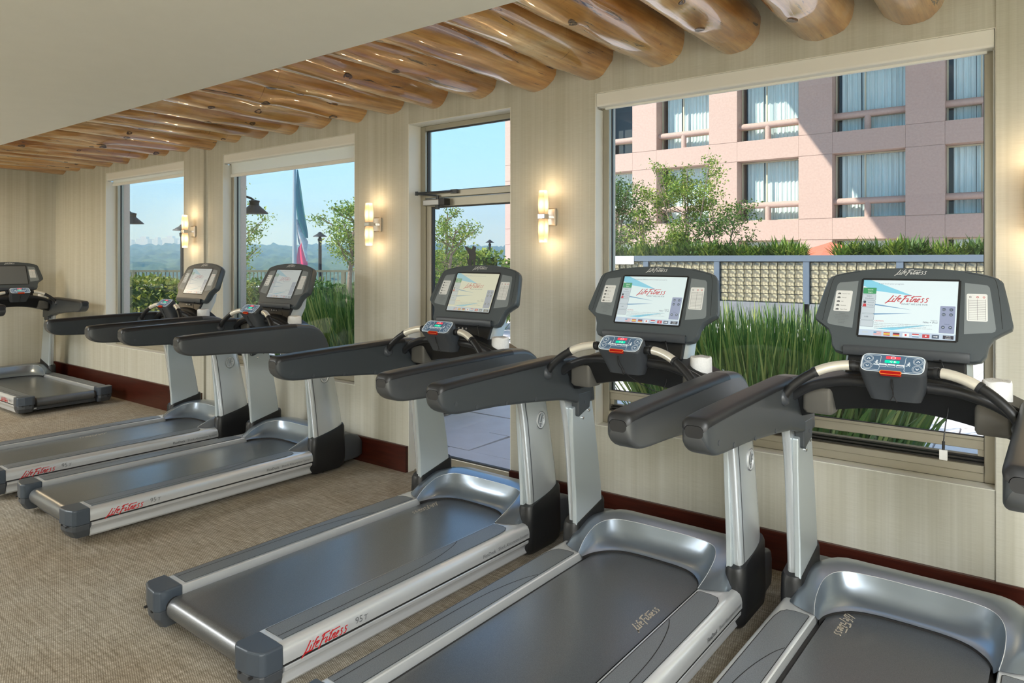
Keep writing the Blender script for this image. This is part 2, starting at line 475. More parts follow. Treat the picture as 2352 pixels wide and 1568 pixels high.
# ---------------------------------------------------------------- glass door
d = link('door_1', None); struct(d, 'aluminium framed glass door with transom pane and closer')
x0, x1 = DR
mb = MB(); reveal_lining(mb, x0, x1, 0, WZ1, WY - 0.001, 3.93, False)
link('reveal', mb.mesh('reveal', M['reveal']), d)
mb = MB()
mb.box(x0 + 0.004, x0 + 0.054, 3.93, 4.0, 0, WZ1 - 0.004); mb.box(x1 - 0.054, x1 - 0.004, 3.93, 4.0, 0, WZ1 - 0.004)
mb.box(x0 + 0.054, x1 - 0.054, 3.93, 4.0, WZ1 - 0.04, WZ1 - 0.004); mb.box(x0 + 0.054, x1 - 0.054, 3.93, 4.0, 2.115, 2.162)
fr = link('door_frame', mb.mesh('door_frame', M['alu']), d, bevel=0.003)
link('transom_pane', MB().box(x0 + 0.054, x1 - 0.054, 3.962, 3.968, 2.162, WZ1 - 0.04).mesh('transom_pane', M['glass']), d)
mb = MB(); rect_frame(mb, x0 + 0.054, x1 - 0.054, 2.162, WZ1 - 0.04, 3.952, 3.978, 0.006)
link('transom_gasket', mb.mesh('transom_gasket', M['gasket']), d)
mb = MB()
mb.box(x0 + 0.058, x0 + 0.105, 3.94, 3.99, 0.012, 2.108); mb.box(x1 - 0.105, x1 - 0.058, 3.94, 3.99, 0.012, 2.108)
mb.box(x0 + 0.105, x1 - 0.105, 3.94, 3.99, 0.012, 0.125); mb.box(x0 + 0.105, x1 - 0.105, 3.94, 3.99, 2.045, 2.108)
leaf = link('door_leaf', mb.mesh('door_leaf', M['alu']), d, bevel=0.003)
pane = link('pane', MB().box(x0 + 0.105, x1 - 0.105, 3.962, 3.968, 0.125, 2.045).mesh('door_pane', M['door_glass']), leaf)
pane['label'] = 'grey tinted door pane'
mb = MB(); rect_frame(mb, x0 + 0.105, x1 - 0.105, 0.125, 2.045, 3.950, 3.980, 0.008)
link('gasket', mb.mesh('door_gasket', M['gasket']), leaf)
link('threshold', MB().box(x0 + 0.004, x1 - 0.004, 3.86, YO, -0.001, 0.010).mesh('threshold', M['alu']), d)
# closer: body, spindle and folding arm
mb = MB().box(x0 + 0.07, x0 + 0.30, 3.885, 3.94, 2.052, 2.098)
cl = link('door_closer', mb.mesh('door_closer', mat('closer_grey', (0.36, 0.35, 0.33), 0.3, 0.6)), d, bevel=0.006)
mb = MB().box(x0 + 0.235, x0 + 0.305, 3.88, 3.942, 2.048, 2.102)
link('end_cover', mb.mesh('end_cover', M['black']), cl, bevel=0.006)
mb = MB().lathe([(0.018, -0.03), (0.018, 0.0)], (x0 + 0.20, 3.912, 2.052), 12)
mb.lathe([(0.012, 0.0), (0.012, 0.03)], (x0 + 0.20, 3.912, 2.098), 12)
mb.tube([(x0 + 0.20, 3.912, 2.125), (x0 + 0.03, 3.86, 2.145)], 0.008, 8)
mb.tube([(x0 + 0.03, 3.86, 2.150), (x0 + 0.36, 3.91, 2.150)], 0.007, 8)
mb.lathe([(0.012, -0.015), (0.012, 0.015)], (x0 + 0.03, 3.86, 2.147), 10)
mb.box(x0 + 0.34, x0 + 0.40, 3.905, 3.932, 2.135, 2.165)
link('closer_arm', mb.mesh('closer_arm', M['charcoal']), cl)
# winged emblem decal on the door pane
em = [(0.0, 0.0), (0.035, 0.0), (0.035, 0.035), (0.04, 0.06), (0.055, 0.045), (0.058, 0.0), (0.082, 0.0), (0.08, 0.04), (0.088, 0.09), (0.086, 0.125), (0.078, 0.145),
      (0.09, 0.165), (0.086, 0.18), (0.07, 0.182), (0.06, 0.195), (0.052, 0.185), (0.045, 0.165), (0.03, 0.155), (0.012, 0.165), (-0.03, 0.185), (-0.055, 0.188), (-0.04, 0.172), (-0.035, 0.155),
      (-0.02, 0.145), (-0.012, 0.125), (0.002, 0.115), (0.008, 0.08), (-0.004, 0.05), (-0.012, 0.08), (-0.022, 0.085), (-0.024, 0.075), (-0.015, 0.05), (-0.012, 0.02)]
mb = MB().prism([(x0 + 0.472 + p[0] * 0.82, 1.592 + p[1] * 0.78) for p in em], 'y', 3.9605, 3.9618)
e = link('emblem', mb.mesh('emblem', M['black']), leaf); e['label'] = 'black winged beast emblem on the pane'

# ---------------------------------------------------------------- logs
def make_log(i, x, label):
    rnd = random.Random(100 + i)
    r0 = rnd.uniform(0.138, 0.158)
    zb = 2.765 + rnd.uniform(-0.012, 0.018)
    zc = zb + r0
    y0, y1 = 1.55, 3.815
    nr, ns = 40, 30
    knots = [(y1 - rnd.uniform(0.15, 1.45), rnd.uniform(-2.35, -0.35), rnd.uniform(0.016, 0.032)) for _ in range(rnd.choice((2, 3, 3, 4)))]
    seed = Vector((i * 7.3, 0, 0))
    rows = []
    def radius(y, a):
        d = Vector((math.cos(a) * 1.3, y * 1.1, math.sin(a) * 1.3)) + seed
        r = r0 * (1 + 0.10 * noise.noise(d) + 0.035 * noise.noise(d * 3.1)) * (1 + 0.03 * (y - 2.7))
        for (ky, ka, kr) in knots:
            q = ((y - ky) / (kr * 3.2)) ** 2 + ((a - ka) * r0 / (kr * 2.4)) ** 2
            r += 0.35 * kr * math.exp(-q)
        return r
    wob = lambda y: (0.018 * noise.noise(Vector((y * 0.7, i * 3.1, 0))), 0.012 * noise.noise(Vector((y * 0.7, i * 3.1, 9))))
    for k in range(nr + 1):
        y = y0 + (y1 - y0) * k / nr
        wx, wz = wob(y)
        row = []
        for j in range(ns):
            a = -math.pi + 2 * math.pi * j / ns
            r = radius(y, a)
            row.append((wx + r * math.cos(a), y - y1, wz + r * math.sin(a)))
        rows.append(row)
    mb = MB().grid(rows, 0, True, True)
    root = link('log_beam', mb.mesh('log_beam', M['log'], 60))
    root.location = (x, y1, zc)
    tag(root, label, 'log beam', 'varnished log beams under the ceiling')
    for (ky, ka, kr) in knots:
        wx, wz = wob(ky)
        r = radius(ky, ka) - 0.002
        c = Vector((wx + r * math.cos(ka), ky - y1, wz + r * math.sin(ka)))
        n = Vector((math.cos(ka), 0, math.sin(ka))); t = Vector((-math.sin(ka), 0, math.cos(ka))); y = Vector((0, 1, 0))
        mbk = MB()
        rws = []
        for (f, h) in ((1.25, -0.006), (1.12, 0.0012), (0.8, 0.0022), (0.5, 0.0005), (0.2, 0.001)):
            rws.append([c + n * h + (y * math.cos(q) * 1.25 + t * math.sin(q)) * kr * 0.8 * f * (1 + 0.12 * math.sin(3 * q + ky * 9)) for q in [2 * math.pi * z / 14 for z in range(14)]])
        mbk.grid(rws, 0, True, True)
        link('knot', mbk.mesh('knot', M['knot'], 50), root)
    return root
EDGES = [-0.328, -0.738, -1.195, -1.639, -2.087, -2.517, -2.995, -3.442, -3.904, -4.334, -4.790, -5.230, -5.676, -6.118, -6.575]
LX = [e - 0.150 for e in EDGES]
x = LX[-1]
while x > -10.15:
    x -= 0.449
    LX.append(x)
near = ['rightmost log beam above the right end of the wide window', 'second log beam from the right end of the ceiling', 'third log beam from the right, above the wide window',
        'fourth log beam from the right, above the wide window', 'fifth log beam from the right, over the wall light by the wide window', 'sixth log beam from the right, over the pier beside the door',
        'seventh log beam from the right, over the glass door', 'eighth log beam from the right, over the left side of the glass door', 'ninth log beam from the right, left of the door head',
        'tenth log beam from the right, over the pier left of the door', 'eleventh log beam from the right, over the right end of the flag window', 'twelfth log beam from the right, over the flag window', 'thirteenth log beam from the right, over the flag window',
        'fourteenth log beam from the right, over the left end of the flag window', 'fifteenth log beam from the right, over the pier with the far left wall light']
for i, x in enumerate(LX):
    make_log(i, x, near[i] if i < len(near) else 'log beam among the distant ones near the far end wall')

# ---------------------------------------------------------------- wall sconces
M['sconce_glass'] = mat('lit_frosted_glass', (0.85, 0.74, 0.58), 0.35, emis=(1.0, 0.78, 0.48), estr=1.1)
M['bulb'] = mat('lit_bulb_core', (1, 0.9, 0.7), 0.5, emis=(1.0, 0.86, 0.60), estr=16.0)
# frosted tube: translucent so that the bulb inside shows as the bright spot
m = M['sconce_glass'] = mat('frosted_lamp_glass', (0.70, 0.56, 0.42), 0.4)
tr = N(m, 'ShaderNodeBsdfTranslucent'); tr.inputs[0].default_value = (0.62, 0.46, 0.32, 1)
mx = N(m, 'ShaderNodeMixShader'); mx.inputs[0].default_value = 0.7
L(m, bsdf(m).outputs[0], mx.inputs[1]); L(m, tr.outputs[0], mx.inputs[2])
L(m, mx.outputs[0], m.node_tree.nodes['Material Output'].inputs[0])
M['nickel'] = mat('brushed_nickel', (0.62, 0.58, 0.52), 0.3, 0.8)
def sconce(x, y, z, label):
    r = thing('wall_sconce', label, 'wall light', (x, y, z), 0, 'two-tube wall sconces')
    mb = MB().box(-0.042, 0.042, -0.024, 0.0, -0.058, 0.058)
    link('back_plate', mb.mesh('back_plate', M['nickel']), r, bevel=0.008)
    link('arm', MB().box(-0.012, 0.012, -0.10, -0.022, -0.010, 0.010).mesh('arm', M['steel']), r, bevel=0.002)
    link('collar', MB().box(-0.027, 0.027, -0.127, -0.075, -0.017, 0.017).mesh('collar', M['steel']), r, bevel=0.004)
    for s in (1, -1):
        prof = [(0.0205, 0.012), (0.0235, 0.05), (0.024, 0.09), (0.022, 0.13), (0.0185, 0.166)]
        rows = []
        for rr, zz in prof:
            rows.append([(rr * cx_, -0.101 + rr * cy_, s * zz) for cx_, cy_ in ((-1, -1), (0, -1.04), (1, -1), (1.04, 0), (1, 1), (0, 1.04), (-1, 1), (-1.04, 0))])
        t = link('glass_tube', MB().grid(rows, 0, True).mesh('glass_tube', M['sconce_glass'], 30), r)
        mb = MB().lathe([(0.002, -0.034), (0.010, -0.024), (0.0115, 0.0), (0.010, 0.024), (0.002, 0.034)], (0, -0.101, s * 0.075), 12)
        link('bulb', mb.mesh('bulb', M['bulb'], 60), t)
        lp = bpy.data.lights.new('bulb_light', 'POINT'); lp.energy = 0.85; lp.color = (1.0, 0.74, 0.45); lp.shadow_soft_size = 0.014
        lo = link('bulb_light', lp, r); lo.location = (0, -0.112, s * 0.180)
    return r
sconce(-6.985, LY, 1.925, 'lit two-tube wall sconce on the pier between the two left windows')
sconce(-4.21, WY, 1.915, 'lit two-tube wall sconce on the pier left of the glass door')
sconce(-2.545, WY, 1.915, 'lit two-tube wall sconce between the glass door and the wide window')
sconce(0.0, WY - 0.01, 1.90, 'wall sconce cut by the right edge of the photo')

# ---------------------------------------------------------------- ceiling luminaires
M['lamp_face'] = mat('lamp_face', (1, 0.97, 0.9), 0.5, emis=(1.0, 0.94, 0.84), estr=3.0)
for k, (x, y) in enumerate(LUMINAIRES):
    where = ('right of the camera', 'behind the camera on the right', 'at the back right', 'over the left of the room', 'at the back left')[k]
    r = thing('ceiling_luminaire', 'long white ceiling luminaire ' + where + ', out of view', 'ceiling light', (x, y, SOFFIT_Z), 0, 'ceiling luminaires out of view')
    mb = MB().box(-.85, .85, -.65, -.61, -.03, 0).box(-.85, .85, .61, .65, -.03, 0).box(-.85, -.81, -.61, .61, -.03, 0).box(.81, .85, -.61, .61, -.03, 0)
    link('frame', mb.mesh('frame', M['labelwhite']), r)
    link('diffuser', MB().box(-.81, .81, -.61, .61, -.012, -.006).mesh('diffuser', M['lamp_face']), r)
    al = bpy.data.lights.new('luminaire_light', 'AREA'); al.shape = 'RECTANGLE'; al.size = 1.6; al.size_y = 1.2; al.energy = LUM_W; al.color = (0.93, 0.97, 1.0)
    lo = link('luminaire_light', al, r); lo.location = (0, 0, -0.02)
for (x, y) in SPOTS:
    r = thing('ceiling_downlight', 'small round warm downlight in the ceiling near the far end wall', 'downlight', (x, y, SOFFIT_Z))
    mb = MB().lathe([(0.075, -0.001), (0.095, -0.006), (0.10, -0.004), (0.10, 0.0)], (0, 0, 0), 20, caps=False)
    link('trim_ring', mb.mesh('trim_ring', M['labelwhite'], 40), r)
    mb = MB().poly([(0.075 * math.cos(a), 0.075 * math.sin(a), -0.0015) for a in [2 * math.pi * k / 20 for k in range(20)]])
    link('lamp_face', mb.mesh('lamp_face_mesh', M['lamp_face']), r)
    al = bpy.data.lights.new('downlight', 'AREA'); al.shape = 'DISK'; al.size = 0.6; al.energy = 24; al.color = (1.0, 0.78, 0.50)
    lo = link('downlight', al, r); lo.location = (0, 0, -0.012)

# ---------------------------------------------------------------- lettering
_font = {}
def text2d(s):
    """flat polygons of a string in the built-in font, unit size"""
    if s not in _font:
        cu = bpy.data.curves.new('t', 'FONT'); cu.body = s; cu.size = 1.0; cu.resolution_u = 2
        ob = bpy.data.objects.new('t', cu)
        me = bpy.data.meshes.new_from_object(ob)
        V = [(v.co.x, v.co.y) for v in me.vertices]
        F = [tuple(p.vertices) for p in me.polygons]
        w = max([v[0] for v in V]) if V else 0
        _font[s] = (V, F, w)
        bpy.data.objects.remove(ob); bpy.data.curves.remove(cu); bpy.data.meshes.remove(me)
    return _font[s]
def put_text(mb, s, fn, x, y, size, mi=0, align='l', sx=1.0, slant=0.0):
    V, F, w = text2d(s)
    ox = x - (w * size * sx / 2 if align == 'c' else w * size * sx if align == 'r' else 0)
    b = len(mb.v)
    mb.v += [tuple(fn(ox + (vx + slant * vy) * size * sx, y + vy * size)) for vx, vy in V]
    for f in F:
        mb.f.append(tuple(b + i for i in f)); mb.m.append(mi)
def plane(o, ax, ay, off=0.0):
    o = Vector(o); ax = Vector(ax).normalized(); ay = Vector(ay).normalized(); n = ax.cross(ay)
    return lambda x, y, h=0.0: o + ax * x + ay * y + n * (off + h)
def stroke(mb, pts, w, fn, mi=0, sm=4):
    P = [Vector((p[0], p[1])) for p in pts]
    if sm > 1 and len(P) > 2: P = [Vector((p[0], p[1])) for p in cr([(p[0], p[1], 0) for p in P], sm)]
    l = []; r = []
    for i, p in enumerate(P):
        t = P[min(i + 1, len(P) - 1)] - P[max(i - 1, 0)]
        if t.length < 1e-9: t = Vector((1, 0))
        t.normalize(); n = Vector((-t.y, t.x)) * w / 2
        l.append(p + n); r.append(p - n)
    mb.grid([[fn(p.x, p.y) for p in l], [fn(p.x, p.y) for p in r]], mi)
LOGO = [  # brush-script wordmark, about 10 units long, baseline 0, cap height 1.9
    ([(1.30, 1.85), (0.85, 0.95), (0.30, 0.05), (-0.25, -0.55)], .20, 3), ([(-0.05, -0.30), (0.35, -0.02), (1.0, 0.06), (1.95, 0.02)], .19, 3),
    ([(1.62, 1.00), (1.25, 0.18)], .20, 1), ([(1.78, 1.42), (1.98, 1.58)], .18, 1),
    ([(3.05, 1.72), (2.75, 1.78), (2.45, 1.35), (1.85, 0.10)], .19, 4), ([(2.00, 0.95), (2.95, 1.10)], .15, 1),
    ([(2.62, 0.62), (3.15, 0.85), (3.22, 1.08), (2.92, 1.05), (2.60, 0.62), (2.62, 0.22), (3.05, 0.22)], .17, 4),
    ([(4.35, 1.70), (3.95, 0.95), (3.30, -0.45)], .21, 3), ([(3.75, 1.50), (4.2, 1.78), (5.45, 1.88)], .19, 3), ([(3.85, 0.85), (4.75, 1.02)], .16, 1),
    ([(5.05, 1.05), (4.68, 0.28), (4.85, 0.15), (5.15, 0.45)], .19, 3), ([(6.10, 1.80), (5.45, 0.35), (5.60, 0.15), (5.9, 0.4)], .19, 3), ([(5.45, 1.32), (6.2, 1.62), (7.75, 1.72)], .15, 3),
    ([(6.35, 1.05), (5.98, 0.15)], .19, 1), ([(6.15, 0.55), (6.62, 1.02), (6.78, 0.92), (6.50, 0.25), (6.70, 0.15), (6.95, 0.4)], .18, 4),
    ([(7.05, 0.55), (7.50, 0.78), (7.58, 1.02), (7.30, 1.02), (7.00, 0.55), (7.02, 0.18), (7.45, 0.22)], .17, 4),
    ([(8.55, 1.12), (8.22, 1.15), (8.10, 0.88), (8.38, 0.55), (8.20, 0.15), (7.80, 0.12)], .17, 4),
    ([(9.55, 1.22), (9.20, 1.22), (9.05, 0.92), (9.35, 0.58), (9.15, 0.15), (8.75, 0.12)], .17, 4)]
def logo(mb, fn, x, y, width, mi=0, flipy=1.0):
    k = width / 9.8
    for pts, w, sm in LOGO:
        stroke(mb, [(x + (p[0] + 0.25 + 0.16 * p[1]) * k, y + p[1] * k * flipy) for p in pts], w * k * 1.25, fn, mi, sm)

# ---------------------------------------------------------------- treadmill
CACHE = {}
def part(name, key, fn, mats, parent, smooth=None, bevel=None, seg=2, fix=True, label=None, ang=35):
    if key not in CACHE:
        mb = MB(); fn(mb); CACHE[key] = mb.mesh(key, mats, smooth, fix)
    o = link(name, CACHE[key], parent, bevel, seg, ang)
    if label: o['label'] = label
    return o
CON_O = (0, 1.65, 1.443); CON_Y = (0, 0.418, 0.908)
def cb(z): return (z - 1.443) / 0.908
CONS = plane(CON_O, (1, 0, 0), CON_Y)
KEY_O = (0, 1.352, 1.262); KEY_Y = (0, 0.74, 0.672)
KEYS = plane(KEY_O, (1, 0, 0), KEY_Y)
def rrect(x0, x1, y0, y1, r, n=5):
    out = []
    for cx_, cy_, a0 in ((x1 - r, y1 - r, 0), (x0 + r, y1 - r, 90), (x0 + r, y0 + r, 180), (x1 - r, y0 + r, 270)):
        for k in range(n + 1):
            a = math.radians(a0 + 90 * k / n); out.append((cx_ + r * math.cos(a), cy_ + r * math.sin(a)))
    return out
def flat(mb, pts, fn, mi=0, h=0.0): mb.poly([fn(p[0], p[1], h) for p in pts], mi)
def outline(mb, pts, w, fn, mi=0): stroke(mb, list(pts) + [pts[0]], w, fn, mi, 1)
def circle(cx_, cy_, r, n=18): return [(cx_ + r * math.cos(2 * math.pi * k / n), cy_ + r * math.sin(2 * math.pi * k / n)) for k in range(n)]

HOOD_ROWS = [
    [(0, 1.695, .182), (.12, 1.690, .182), (.20, 1.665, .182), (.255, 1.61, .182), (.283, 1.55, .183), (.290, 1.500, .184)],
    [(0, 1.725, .192), (.125, 1.720, .192), (.212, 1.692, .192), (.270, 1.630, .191), (.294, 1.556, .190), (.295, 1.494, .188)],
    [(0, 1.765, .230), (.135, 1.760, .230), (.238, 1.728, .228), (.294, 1.652, .222), (.307, 1.562, .209), (.300, 1.491, .195)],
    [(0, 1.786, .298), (.145, 1.784, .298), (.262, 1.760, .296), (.312, 1.678, .285), (.320, 1.572, .247), (.307, 1.488, .204)],
    [(0, 1.822, .306), (.150, 1.822, .306), (.285, 1.805, .304), (.345, 1.705, .294), (.356, 1.585, .254), (.342, 1.495, .205)],
    [(0, 1.870, .306), (.160, 1.870, .306), (.310, 1.860, .304), (.388, 1.730, .292), (.398, 1.605, .250), (.392, 1.522, .204)],
    [(0, 1.970, .275), (.170, 1.970, .275), (.330, 1.965, .268), (.408, 1.790, .262), (.418, 1.640, .228), (.414, 1.540, .201)],
    [(0, 2.050, .190), (.180, 2.050, .190), (.350, 2.040, .185), (.415, 1.830, .190), (.425, 1.660, .195), (.422, 1.550, .198)],
    [(0, 2.070, .060), (.180, 2.070, .060), (.360, 2.060, .060), (.415, 1.850, .060), (.425, 1.670, .100), (.424, 1.555, .150)]]
def hood_rows(idx, sub):
    rows = []
    for i in idx:
        h = HOOD_ROWS[i]
        half = cr(h, 4)
        rows.append([Vector((-p.x, p.y, p.z)) for p in reversed(half[1:])] + half)
    n = len(rows[0])
    cols = [cr([r[j] for r in rows], sub) for j in range(n)]
    return [[cols[j][k] for j in range(n)] for k in range(len(cols[0]))]
ARM_ST = [  # station along the arm: v, top z, bottom z, inset of both sides
    (0.584, 1.118, 1.080, .016), (0.588, 1.130, 1.066, .008), (0.597, 1.138, 1.051, .003), (0.611, 1.141, 1.037, .001), (0.630, 1.1425, 1.025, 0), (0.652, 1.1435, 1.016, 0), (0.685, 1.145, 1.010, 0), (0.74, 1.147, 1.006, 0),
    (0.82, 1.149, 1.003, 0), (0.95, 1.152, .997, 0), (1.20, 1.157, .974, 0), (1.40, 1.160, .951, 0), (1.455, 1.160, .943, 0), (1.50, 1.159, .932, 0), (1.56, 1.154, .915, 0), (1.61, 1.140, .905, 0), (1.655, 1.114, .900, 0), (1.69, 1.080, .898, 0), (1.716, 1.040, .897, 0), (1.736, .990, .896, .001), (1.748, .945, .896, .003), (1.753, .915, .896, .006)]
def arm_rings(s):
    rows = []
    for v, zt, zb, g in ARM_ST:
        h = zt - zb; rt_ = min(.024, h * .45); rb_ = min(.016, h * .45)
        u0, u1 = .371 + g, .4645 - g
        ring = []
        for cu, cz, r, a0 in ((u1 - rt_, zt - rt_, rt_, 0), (u0 + rt_, zt - rt_, rt_, 90), (u0 + rb_, zb + rb_, rb_, 180), (u1 - rb_, zb + rb_, rb_, 270)):
            for k in range(6):
                a = math.radians(a0 + 18 * k); ring.append(Vector((s * (cu + r * math.cos(a)), v, cz + r * math.sin(a))))
        rows.append(ring)
    return rows
HOOK = [(1.588, .960), (1.588, .845), (1.60, .838), (1.648, .855), (1.700, .870), (1.708, .93), (1.708, .960)]
UPR = [(.94, 1.515, 1.750), (.86, 1.538, 1.768), (.76, 1.560, 1.793), (.58, 1.585, 1.833), (.42, 1.603, 1.864), (.27, 1.618, 1.885), (.22, 1.622, 1.888)]   # height, rear edge, front edge
def mx_(poly): return poly
def build_treadmill(name, label, loc, rz, screen, beltlogo, cable=True, lanyard=False):
    T = thing(name, label, 'treadmill', loc, rz, 'matching treadmills')
    # ---- side rails
    for s, tg in ((1, 'R'), (-1, 'L')):
        def rail(mb, s=s):
            prof = [(.304, .128), (.304, .196), (.308, .2), (.428, .2), (.444, .197), (.456, .188), (.463, .172), (.466, .150), (.466, .126), (.460, .121), (.40, .121)]
            mb.prism([(s * p[0], p[1]) for p in prof], 'y', 0.070, 1.640)
        r = part('side_rail', 'rail' + tg, rail, M['rail'], T, 40)
        part('rail_seam', 'rseam' + tg, lambda mb: mb.box(min(s * .40, s * .4645), max(s * .40, s * .4645), .075, 1.64, .1165, .1215), M['deck'], r)
        def skirt(mb, s=s):
            prof = [(.40, .117), (.458, .117), (.463, .110), (.462, .098), (.450, .086), (.440, .074), (.438, .062), (.442, .050), (.443, .040), (.436, .030), (.40, .024), (.36, .03), (.36, .10)]
            mb.prism([(s * p[0], p[1]) for p in prof], 'y', 0.078, 1.640)
        part('side_skirt', 'skirt' + tg, skirt, M['rail'], T, 40)
        def pad(mb, s=s):
            o = [(.318, .088), (.432, .088)] + [(.432, 1.30), (.430, 1.38), (.422, 1.435), (.405, 1.462), (.375, 1.470), (.325, 1.470), (.318, 1.462)]
            mb.prism([(s * p[0], p[1]) for p in o], 'z', 0.1995, 0.2035)
        pd = part('foot_pad', 'pad' + tg, pad, M['pad'], r, bevel=0.0015)
        def groove(mb, s=s):
            fn = lambda x, y: Vector((s * x, y, 0.20385))
            stroke(mb, [(.400, .09), (.400, .45), (.396, .78), (.380, .96), (.350, 1.10), (.322, 1.17)], .0035, fn)
            outline(mb, [(.318, .088), (.432, .088), (.432, 1.30), (.430, 1.38), (.422, 1.435), (.405, 1.462), (.375, 1.470), (.325, 1.470), (.318, 1.462)], .003, fn)
        part('pad_groove', 'groove' + tg, groove, M['deck'], r, fix=False)
        sd = plane((s * .4664, 0, 0), (0, s, 0), (0, 0, 1))
        o_ = 1.0 if s > 0 else -1.0
        def red(mb):
            logo(mb, lambda x, y: Vector((s * .4675, x if s > 0 else 0.6 - x, y)), (.150), .128, .212)
        w = part('wordmark', 'red' + tg, red, M['redink'], r, fix=False); w['label'] = 'red script wordmark'
        def num(mb):
            fn = lambda x, y: Vector((s * .4673, x if s > 0 else 0.6 - x, y))
            put_text(mb, '95', fn, .405, .140, .040); put_text(mb, 'T', fn, .449, .140, .030, sx=1.1, slant=.15)
        part('model_number', 'num' + tg, num, M['ink'], r, fix=False)
        fnf = lambda x, y: Vector((s * .4673, x if s > 0 else 2.80 - x, y))
        def fdk(mb): put_text(mb, 'FlexDeck', fnf, 1.205, .140, .026); put_text(mb, 'FlexDeck', fnf, 1.2056, .1404, .026)
        part('bold_lettering', 'fdk' + tg, fdk, M['ink'], r, fix=False)
        part('side_lettering', 'fdt' + tg, lambda mb: put_text(mb, 'Shock Absorption System', fnf, 1.325, .140, .026, sx=.92), M['ink'], r, fix=False)
        # rear end cap: upper and lower shells
        def capU(mb, s=s):
            rows = []
            for (u0, u1, v0, z0, z1) in ((.306, .470, 1, 0, 0),):
                pass
            o = [(.306, .070), (.306, -.030), (.330, -.046), (.400, -.040), (.455, -.022), (.468, -.008), (.470, .070)]
            mb.prism([(s * p[0], p[1]) for p in o], 'z', .112, .203)
        c = part('end_cap', 'capU' + tg, capU, M['cap'], T, bevel=.008, seg=3)
        def capL(mb, s=s):
            a = [(.312, .070), (.312, -.026), (.335, -.040), (.400, -.034), (.450, -.018), (.462, -.006), (.464, .070)]
            b = [(.316, .070), (.316, .000), (.340, -.012), (.400, -.008), (.438, .004), (.446, .012), (.448, .070)]
            rows = [[(s * p[0], p[1], z) for p in q] for q, z in ((a, .1115), (a, .080), (b, .036))]
            mb.grid(rows, 0, True, True)
        part('cap_base', 'capL' + tg, capL, M['charcoal'], c, bevel=.004)
        for u in (.355, .420):
            part('cap_slot', 'capS%s%.3f' % (tg, u), lambda mb: mb.box(s * u - .006, s * u + .006, -.044, -.030, .106, .113), M['deck'], c)
        # ---- uprights and arms
        AR = arm_rings(s)
        NG = 12                                   # the rubber grip ends at this station
        def shell(mb):
            mb.grid([[r_[k] for k in list(range(15, 24)) + [0]] for r_ in AR])
            mb.grid([[r_[k] for k in range(0, 12)] for r_ in AR[NG:]])
            mb.poly(AR[-1])
        part('arm_cover', 'shell' + tg, shell, M['armmetal'], T, 55, fix=False)
        part('arm_inner_cover', 'inner' + tg, lambda mb: mb.grid([[r_[k] for k in range(11, 16)] for r_ in AR]), M['armpanel'], T, 55, fix=False)
        def grip(mb):
            o_ = lambda p, q: Vector((p.x + s * .0012 * (1 if abs(p.x) > .4175 else -1), p.y, p.z + .0012))
            mb.grid([[o_(r_[k], 0) for k in range(0, 12)] for r_ in AR[:NG + 1]])
            mb.grid([[o_(AR[NG][k], 0) for k in range(0, 12)], [AR[NG][k] for k in range(0, 12)]])
            mb.poly(AR[0])
        part('arm_grip', 'grip' + tg, grip, M['rubber'], T, 50, fix=False)
        def uprt(mb, s=s):
            rows = []
            for p in cr(UPR, 3):
                z, vr, vf = p
                w = vf - vr
                sec = [(.414, vr + .006), (.430, vr + .001), (.442, vr + .003), (.450, vr + .012), (.454, vr + .030), (.459, vr + w * .25), (.4635, vr + w * .42), (.465, vr + w * .58), (.463, vr + w * .74), (.457, vr + w * .88), (.450, vf - .010), (.438, vf), (.414, vf - .004)]
                rows.append([(s * (u + .004 * (1 - z)), v_, z) for u, v_ in sec])
            mb.grid(rows, 0, True, True)
        up0 = part('upright', 'uprt' + tg, uprt, M['silver'], T, 60)
        def gap(mb, s=s):
            mb.grid([[(s * (.4535 + .004 * (1 - z)), vr + .026, z) for z, vr, vf in UPR[:6]], [(s * (.4545 + .004 * (1 - z)), vr + .031, z) for z, vr, vf in UPR[:6]]])
        part('upright_seam', 'uprs' + tg, gap, M['charcoal'], up0, fix=False)
        def pnl(mb, s=s): mb.prism(HOOK, 'x', s * .3705, s * .413)
        ap = part('upright_collar', 'panel' + tg, pnl, M['armpanel'], T, bevel=.007, seg=3, ang=50)
        for q, (v, z) in enumerate(((.672, 1.055), (.80, 1.022), (1.00, 1.005), (1.22, 0.988), (1.655, .905))):
            part('screw_cover', 'scw%s%d' % (tg, q), lambda mb: mb.prism([(v + .009 * math.cos(a), z + .009 * math.sin(a)) for a in [2 * math.pi * k / 14 for k in range(14)]], 'x', s * .3695, s * .374), M['charcoal'], ap)
        def upn(mb, s=s):
            mb.prism([(1.600, .275), (1.858, .30), (1.842, .45), (1.812, .62), (1.775, .80), (1.750, .91), (1.562, .885), (1.565, .76), (1.580, .58), (1.596, .40)], 'x', s * .390, s * .416)
        up = part('upright_panel', 'upn' + tg, upn, M['panel_silver'], T, bevel=.006, ang=40)
        for q, (v, z) in enumerate(((1.655, .822), (1.712, .852))):
            part('bolt', 'blt%s%d' % (tg, q), lambda mb: mb.tube([(s * .392, v, z), (s * .383, v, z), (s * .380, v, z)], [.0085, .0085, .005], 12), M['steel'], up, 40)
        def boot(mb, s=s):
            def ring(g, z, dz):
                o = rrect(.383 - g * .3, .474 + g, 1.585 - g, 1.890 + g, .04, 5)
                return [(s * p[0], p[1], z + dz * (p[1] - 1.585) / .3) for p in o]
            rows = [ring(-.004, .285, .075), ring(.002, .27, .07), ring(.004, .20, .03), ring(.006, .10, 0), ring(0, .05, 0), ring(-.02, .02, 0)]
            mb.grid(rows, 0, True, True)
        part('upright_boot', 'boot' + tg, boot, M['black'], T, 40)
